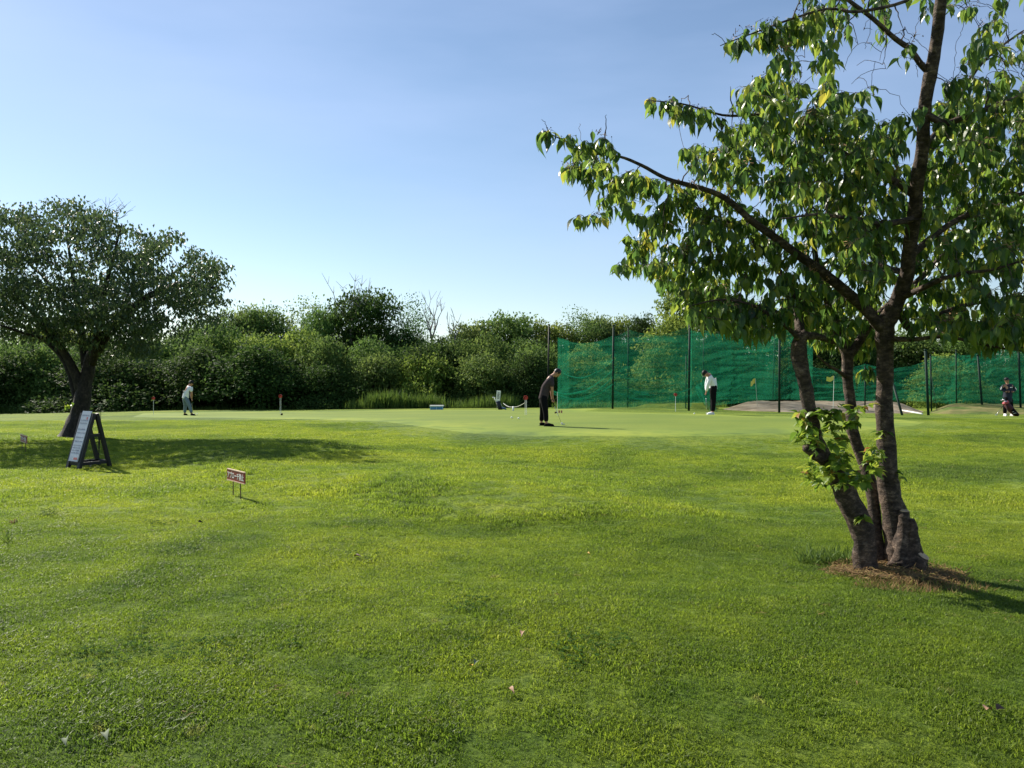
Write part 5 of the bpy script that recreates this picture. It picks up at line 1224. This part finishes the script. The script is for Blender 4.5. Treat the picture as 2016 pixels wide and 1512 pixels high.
    for sd in ('L', 'R'):
        an, to = T['an' + sd], T['to' + sd]; heel = an + (an - to).normalized() * .05; heel.z = to.z; mid_ = (an + to) / 2
        mb = MB(); mb.tube([heel + Vector((0, 0, .035)), Vector((an.x, an.y, to.z + .055)), (heel + to) / 2 + Vector((0, 0, .045)), to + Vector((0, 0, .025)), to + (to - heel).normalized() * .03 + Vector((0, 0, .015))], [.03 * s, .05 * s, .048 * s, .038 * s, .015], 10); sho = mb.build('shoe', shoes, e, True)
        mb = MB(); dv = (to - heel).normalized(); mb.beam(heel - dv * .02 + Vector((0, 0, .0)), to + dv * .05 + Vector((0, 0, 0)), .085 * s, .022, (-dv.y, dv.x, 0)); mb.build('sole', M_white if shoes is M_shirtw else M_polek, e)
    return e
def club(parent, a, b, label=None, head=True, standalone=None):
    loc = Vector(b) if standalone else None
    t = empty('golf_club', loc, standalone, 'golf club')
    o_ = loc; a = Vector(a); b = Vector(b); mb = MB(); mb.tube([a, a.lerp(b, .27)], [.014, .011], 8); child(mb, 'grip', M_polek, t, True)
    mb = MB(); mb.tube([a.lerp(b, .26), b], .0065, 8); child(mb, 'shaft', M_steel, t, True)
    mb = MB(); mb.box(b + Vector((.03, 0, .018)), (.10, .035, .03)); child(mb, 'club_head', M_steel, t); return t
# golfer in black (faces right)
f0 = on_ground(1072, 839.5); sc = f0.y / F
def prof(tab, ox, oy, flip=1):
    return {k: ((px - ox) * sc * flip, lat, (oy - py) * sc) for k, (px, py, lat) in tab.items()}
J = prof({'pelvis':(1069.5,785,0),'waist':(1070.5,774,0),'chest':(1080,752,0),'neckb':(1086.5,741,0),'neck':(1089.5,738.5,0),'head':(1096,734.5,0),
 'shL':(1084.5,747,.16),'elL':(1085.5,768,.12),'wrL':(1087,785,.03),'haL':(1087.5,790,.01),'shR':(1085.5,748,-.16),'elR':(1086.5,768,-.13),'wrR':(1088,784,-.03),'haR':(1088.5,789,-.01),
 'hipL':(1068.5,788,.09),'knL':(1068.5,811,.14),'anL':(1066,833,.17),'toL':(1076,838.5,.20),'hipR':(1070,788,-.09),'knR':(1074,811,-.13),'anR':(1075,833,-.17),'toR':(1088,838.6,-.20)}, 1072, 839.5)
J['gaze'] = (.72, 0, -.7)
# neck to head is tilted forward
person(f0, J, 0, 'golfer in charcoal tee shirt and black trousers bending over his putter', M_char, M_black, M_black, build=.98)
a = f0 + Vector(((1086.5 - 1072) * sc, 0, (839.5 - 786) * sc)); hp = on_ground(1106.5, 838.5); club(None, a, hp + Vector((0, 0, .03)), standalone='putter held by the golfer in the charcoal tee shirt')
# golfer in jeans, far left
f0 = on_ground(369, 818.3); sc = f0.y / F
J = prof({'pelvis':(365,783,0),'waist':(365.5,776.5,0),'chest':(370,766,0),'neckb':(372.3,760.5,0),'neck':(373.5,759,0),'head':(375.6,755.3,0),
 'shL':(372,763,.18),'elL':(376,775,.22),'wrL':(377,785,.06),'haL':(377,788,.04),'shR':(374,764,-.18),'elR':(376.5,775,-.2),'wrR':(377,784.5,-.04),'haR':(377,787.5,-.03),
 'hipL':(364,785,.10),'knL':(366,801,.16),'anL':(364.8,815,.2),'toL':(369,817.8,.24),'hipR':(366.5,785,-.10),'knR':(373,801,-.12),'anR':(376,814.8,-.14),'toR':(381.5,817.8,-.16)}, 369, 818.3)
J['gaze'] = (.7, .1, -.6)
pj = person(f0, J, R(28), 'distant golfer in white tee shirt, dark cap and grey-blue jeans putting', M_shirtw, M_jeans, M_black, cap=M_polek, collar=M_red, build=1.0, hem=-.1)
mb = MB(); T_ = Vector(J['waist']).lerp(Vector(J['chest']), .55)
for i in range(3): mb.box(T_ + Vector((-.165, -.05 + .02 * i, .05 - .045 * i)), (.012, .18 - .04 * i, .025))
mb.build('shirt_print', M_navy, pj)
a = f0 + Vector((.2, -.05, (818.3 - 785) * sc)); hp = on_ground(380.5, 817.4); club(None, a, hp + Vector((0, 0, .03)), standalone='putter held by the distant golfer in jeans')
# golfer in white long sleeves (faces left)
f0 = on_ground(1401, 816.6); sc = f0.y / F
J = prof({'pelvis':(1404,763,0),'waist':(1404.3,755,0),'chest':(1401,744,0),'neckb':(1395.5,738,0),'neck':(1393,736.8,0),'head':(1389.6,735.6,0),
 'shL':(1397,742,.17),'elL':(1391.5,759,.14),'wrL':(1390.5,771,.03),'haL':(1390,775.5,.01),'shR':(1396,742,-.17),'elR':(1392.5,758,-.15),'wrR':(1391,770,-.03),'haR':(1390.5,774.5,-.01),
 'hipL':(1403.5,766,.10),'knL':(1403,791,.13),'anL':(1401.5,812,.15),'toL':(1391.5,816,.18),'hipR':(1404.5,766,-.10),'knR':(1404.5,791,-.12),'anR':(1404,812,-.14),'toR':(1396,816,-.16)}, 1401, 816.6, -1)
J['gaze'] = (.6, 0, -.75)
person(f0, J, math.pi, 'golfer in white long sleeved shirt, black trousers and white shoes seen stooping', M_shirtw, M_black, M_shirtw, long_sleeve=True, cap=M_polek, build=1.12)
a = f0 + Vector((-(1401 - 1390.5) * sc, .1, (816.6 - 772) * sc)); hp = gp(1391, f0.y + .35, .03); club(None, a, hp, standalone='putter of the golfer in the white long sleeved shirt')
# woman at the right edge (faces camera)
f0 = on_ground(1985, 819); sc = f0.y / F
def front(tab, ox, oy): return {k: (-dep, (px - ox) * sc, (oy - py) * sc) for k, (px, py, dep) in tab.items()}
J = front({'pelvis':(1985,785,0),'waist':(1984.5,775,0),'chest':(1984,764,0),'neckb':(1983,757,0),'neck':(1983,755,0),'head':(1982,749.8,0),
 'shL':(1992,759,0),'elL':(1999,767,.02),'wrL':(1991,771,-.14),'haL':(1987,771,-.17),'shR':(1976,759,0),'elR':(1970,766,.02),'wrR':(1977,771,-.14),'haR':(1981,771,-.17),
 'hipL':(1989,788,0),'knL':(1991,803,0),'anL':(1991.5,816,0),'toL':(1992.5,818.3,-.16),'hipR':(1981,788,0),'knR':(1978.5,803,0),'anR':(1978,816,0),'toR':(1977,818.3,-.16)}, 1985, 819)
J['gaze'] = (1, .15, -.25)
pw = person(f0, J, -math.pi / 2, 'woman in dark navy jacket and cap with folded arms and white shoes', M_navy, M_black, M_shirtw, long_sleeve=True, cap=M_polek, build=1.05, hem=-.75)
for sg, a, b in ((1, 'shL', 'elL'), (-1, 'shR', 'elR')):
    A1 = Vector(J[a]).lerp(Vector(J[b]), .45) + Vector((.05, sg * .045, 0)); B1 = Vector(J[b]) + Vector((.06, sg * .02, -.02)); mb = MB(); mb.beam(A1, B1, .035, .02, (0, 1, 0)); mb.build('sleeve_stripe', M_white, pw)
mb = MB(); mb.box(Vector(J['chest']) + Vector((.175, .05, .03)), (.01, .10, .03)); mb.build('chest_logo', M_white, pw)
club(None, at(1974, 800, f0.y - .2), gp(1960.5, f0.y - .3, .03), standalone='thin club leaning on the grass left of the woman')
# stand bag beside her
gb = gp(1992, f0.y - .35); e = empty('golf_bag', gb, 'dark maroon stand bag leaning beside the woman at the right edge', 'golf bag'); D_ = f0.y - .4
mb = MB(); mb.tube([at(1979.5, 793, D_), at(1990, 806, D_), at(2003, 818.5, D_)], [.12, .13, .10], 12); child(mb, 'bag_body', M_maroon, e, True)
mb = MB(); mb.tube([at(1993, 806, D_ - .1), at(2003, 818, D_ - .08)], [.09, .07], 10); child(mb, 'pocket', M_black, e, True)
mb = MB(); mb.tube([at(1993.2, 811, D_ - .16), at(1999, 809.5, D_ - .16)], .008, 5); mb.tube([at(1995, 814, D_ - .16), at(2001, 813, D_ - .16)], .008, 5); child(mb, 'piping', M_white, e)
mb = MB(); mb.tube([at(1979, 791.5, D_), at(1980.5, 794.5, D_)], [.13, .135], 12); child(mb, 'bag_rim', simple('pink_red_fabric', (.35, .06, .07), .6), e, True)
for (a, b) in ((1972.5, 788), (1976, 787), (1979, 790), (1982, 790.5)):
    mb = MB(); mb.tube([at(1980, 794, D_), at(a + 1, b + 1, D_)], .008, 5); child(mb, 'club_shaft', M_steel, e); mb = MB(); mb.ball(at(a, b, D_), (.05, .035, .03), 8, 6); child(mb, 'club_head', M_steel, e, True)
for (a, b) in ((1983, 812), (1987, 815)):
    mb = MB(); mb.tube([at(1982, 797, D_ - .1), gp(a, D_ - .3)], .009, 6); child(mb, 'stand_leg', M_polek, e)

# ------------------------------------------------------------------ things on the near lawn
def blades(n, cx, cy, rx, ry, h, w, mat, name, label, cat, lean=.35, flat=False, keep=None, tmp=None):
    B, Dn, Nn, S, Tn = [], [], [], [], []
    while len(B) < n:
        a = random.uniform(0, 6.28); q = math.sqrt(random.random()); x = cx + rx * q * math.cos(a); y = cy + ry * q * math.sin(a)
        if keep and not keep(x, y): continue
        B.append((x, y, g1(x, y) + (random.uniform(0, .05) if flat else -.004)))
        Dn.append((random.gauss(0, 1), random.gauss(0, 1), random.gauss(0, .3)) if flat else (random.gauss(0, lean), random.gauss(0, lean), 1))
        Nn.append((random.gauss(0, 1), random.gauss(0, 1), 1.2 if flat else .2)); S.append(h * random.uniform(.5, 1.2)); Tn.append(random.random())
    me = leaves_mesh(name, np.array(B), np.array(Dn), np.array(Nn), np.array(S), np.array(Tn), tmp or leaf_template(4, w, .3, .35), mat)
    return tag(obj(name, me), label, cat, kind='stuff')
M_straw = mat_leaf('dry_straw', [(0, (.16, .10, .05)), (.5, (.30, .20, .09)), (.8, (.20, .20, .05)), (1, (.12, .17, .03))], trans=.2, rough=.7, spec=.1)
mc = on_ground(1730, 1140)
# low mound of dead stuff round the foot of the trunks
def mound_h(x, y):
    d = np.sqrt(((x - tree_base.x + .05) / .62) ** 2 + ((y - tree_base.y + .12) / .50) ** 2); return gh(x, y) + .07 * np.clip(1 - d, 0, 1) ** .8 - .004
ring = [(tree_base.x - .05 + .50 * math.cos(a) * (1 + .15 * math.sin(3 * a)), tree_base.y - .10 + .36 * math.sin(a)) for a in [i / 28 * 2 * math.pi for i in range(28)]]
M_soil = mat_mixed('root_soil', (.05, .04, .025), (.20, .14, .07), 9)
tag(sheet('root_mound', ring, .03, .004, M_soil, mound_h, .03), 'brown mound of soil and litter round the cherry trunks', kind='structure')
def mulch():
    B, Dn, Nn, S, Tn = [], [], [], [], []
    for _ in range(3200):
        a = random.uniform(0, 6.28); q = math.sqrt(random.random()) * 1.1; x = tree_base.x - .10 + .50 * q * math.cos(a); y = tree_base.y - .13 + .36 * q * math.sin(a)
        z = float(mound_h(np.array([x]), np.array([y]))[0]); B.append((x, y, z + random.uniform(0, .03))); Dn.append((random.gauss(0, 1), random.gauss(0, 1), random.gauss(0, .45))); Nn.append((random.gauss(0, .6), random.gauss(0, .6), 1)); S.append(random.uniform(.03, .09)); Tn.append(random.random() * (.7 if random.random() < .75 else 1))
    tag(obj('dry_clippings', leaves_mesh('dry_clippings', np.array(B), np.array(Dn), np.array(Nn), np.array(S), np.array(Tn), leaf_template(2, .10, .3, .3), M_straw)), 'dry reddish brown clippings round the foot of the cherry trunks', 'clippings', kind='stuff')
mulch()
c = on_ground(1640, 1110)
blades(520, c.x + .08, c.y + .08, .38, .24, .13, .09, M_reed, 'tall_grass', 'tuft of longer grass left of the cherry trunks', 'grass')
c = on_ground(1688, 1108); blades(26, c.x, c.y + .05, .09, .06, .10, .30, M_reed, 'broad_weed', 'broad leaved weeds beside the leftmost trunk', 'weed', .5)
c = on_ground(1830, 1160); blades(900, c.x - .05, c.y, .50, .20, .07, .09, M_straw, 'dry_grass', 'yellowing ragged grass right of the cherry trunks', 'grass', .6)
c = on_ground(1745, 1128); blades(260, c.x, c.y - .10, .30, .10, .055, .20, M_reed, 'small_weeds', 'small weeds among the clippings at the foot of the trunks', 'weed', .6)
M_dryleaf = simple('dry_leaf_brown', (.34, .20, .12), .7, .2)
def dry_leaf(px, py, s, label, mat=M_dryleaf, n=1):
    p = on_ground(px, py); TV, TF = leaf_template(6, .6, .8, .6, .5); me = mesh_np('fallen_leaf', TV * s, TF, True); me.materials.append(mat); o = obj('fallen_leaf', me); o.location = p + Vector((0, 0, .03)); o.rotation_euler = (random.uniform(.2, .6), random.uniform(-.5, .5), random.uniform(0, 6)); tag(o, label, 'leaf', 'fallen leaves on the lawn')
dry_leaf(1942,1412,.065,'curled brown fallen leaf on the lawn at lower right'); dry_leaf(1962,1420,.06,'small dark fallen leaf beside the curled brown one at lower right', M_rust)
M_yl = simple('yellow_leaf', (.60, .36, .06), .6); M_pw = simple('pale_leaf', (.18, .21, .14), .8, spec=.1)
dry_leaf(930,1330,.032,'yellow fallen leaf in the middle foreground', M_yl); dry_leaf(938,1321,.05,'pale curled leaf just above the yellow one', M_pw); dry_leaf(1156,1097,.035,'tiny orange leaf on the lawn right of centre', M_yl)
dry_leaf(205,1460,.06,'pale grey leaf on the lawn at lower left', M_pw); dry_leaf(130,1472,.05,'pale leaf left of the grey one at lower left', M_pw); dry_leaf(390,1035,.05,'small black scrap of leaf below the red sign', M_polek)
dry_leaf(697,1103,.07,'withered brown leaf on the lawn left of centre', M_rust); dry_leaf(1030,1257,.05,'reddish dry leaf in the centre foreground'); dry_leaf(1000,1375,.05,'reddish dry leaf low in the centre foreground')
c = on_ground(14, 1070); blades(10, c.x, c.y, .03, .02, .16, .06, M_reed, 'weed', 'single thin weed standing at the left edge of the lawn', 'weed', .3)
c = on_ground(25, 1032); blades(14, c.x, c.y, .05, .03, .07, .25, M_dryleaf and M_straw, 'weed', 'reddish low weed at the left edge of the lawn', 'weed', .7)
# scattered coarser tufts and clover over the near lawn
B = field(2.6, 15, 1.0, half=.66); B = B[rng.random(len(B)) < .55]
tm_ = [tuft_mesh('clump', 26, .05, .05, .005, 60 + i, .9) for i in range(3)]
scatter('grass_clumps', B, tm_, 'coarser darker grass clumps dotted over the near lawn')
M_clover = mat_leaf('clover_leaf', [(0, (.03, .07, .015)), (1, (.07, .14, .025))], trans=.3, rough=.8, spec=.03, tval=1.4)
def straw_mesh(seed):
    r = np.random.default_rng(seed); n = 9; B_ = np.stack([r.normal(0, .035, n), r.normal(0, .035, n), r.uniform(.012, .024, n)], 1)
    return leaves_mesh('straw_wisp', B_, np.stack([r.normal(0, 1, n), r.normal(0, 1, n), r.normal(0, .15, n)], 1), np.stack([r.normal(0, .4, n), r.normal(0, .4, n), np.ones(n)], 1), r.uniform(.025, .06, n), r.uniform(0, .8, n), leaf_template(2, .09), M_straw)
B = field(2.6, 14, .42, half=.66); keep = (vnoise(B[:, 0], B[:, 1], 1.2, 12) > .12) & (rng.random(len(B)) < .5); B = B[keep]
scatter('dry_thatch', B, [straw_mesh(i) for i in range(4)], 'wisps of dead straw coloured grass lying in the lawn', cat='grass')
def clover_mesh(seed):
    r = np.random.default_rng(seed); n = 24; c = r.normal(0, .045, (n // 3, 2)); c = np.repeat(c, 3, 0); a = np.tile([0, 2.09, 4.19], n // 3) + np.repeat(r.uniform(0, 2, n // 3), 3)
    z = np.repeat(r.uniform(.018, .03, n // 3), 3); B_ = np.stack([c[:, 0], c[:, 1], z], 1)
    return leaves_mesh('clover', B_, np.stack([np.cos(a), np.sin(a), np.full(n, .12)], 1), np.stack([r.normal(0, .15, n), r.normal(0, .15, n), np.ones(n)], 1), r.uniform(.011, .017, n), r.uniform(.1, .9, n), leaf_template(2, 1.0), M_clover)
B = field(2.6, 10, .11, half=.66); B = B[vnoise(B[:, 0], B[:, 1], .8, 15) + .5 * vnoise(B[:, 0], B[:, 1], .25, 16) > .44]
scatter('clover', B, [clover_mesh(i) for i in range(4)], 'patches of small clover leaves growing through the near lawn', cat='clover')
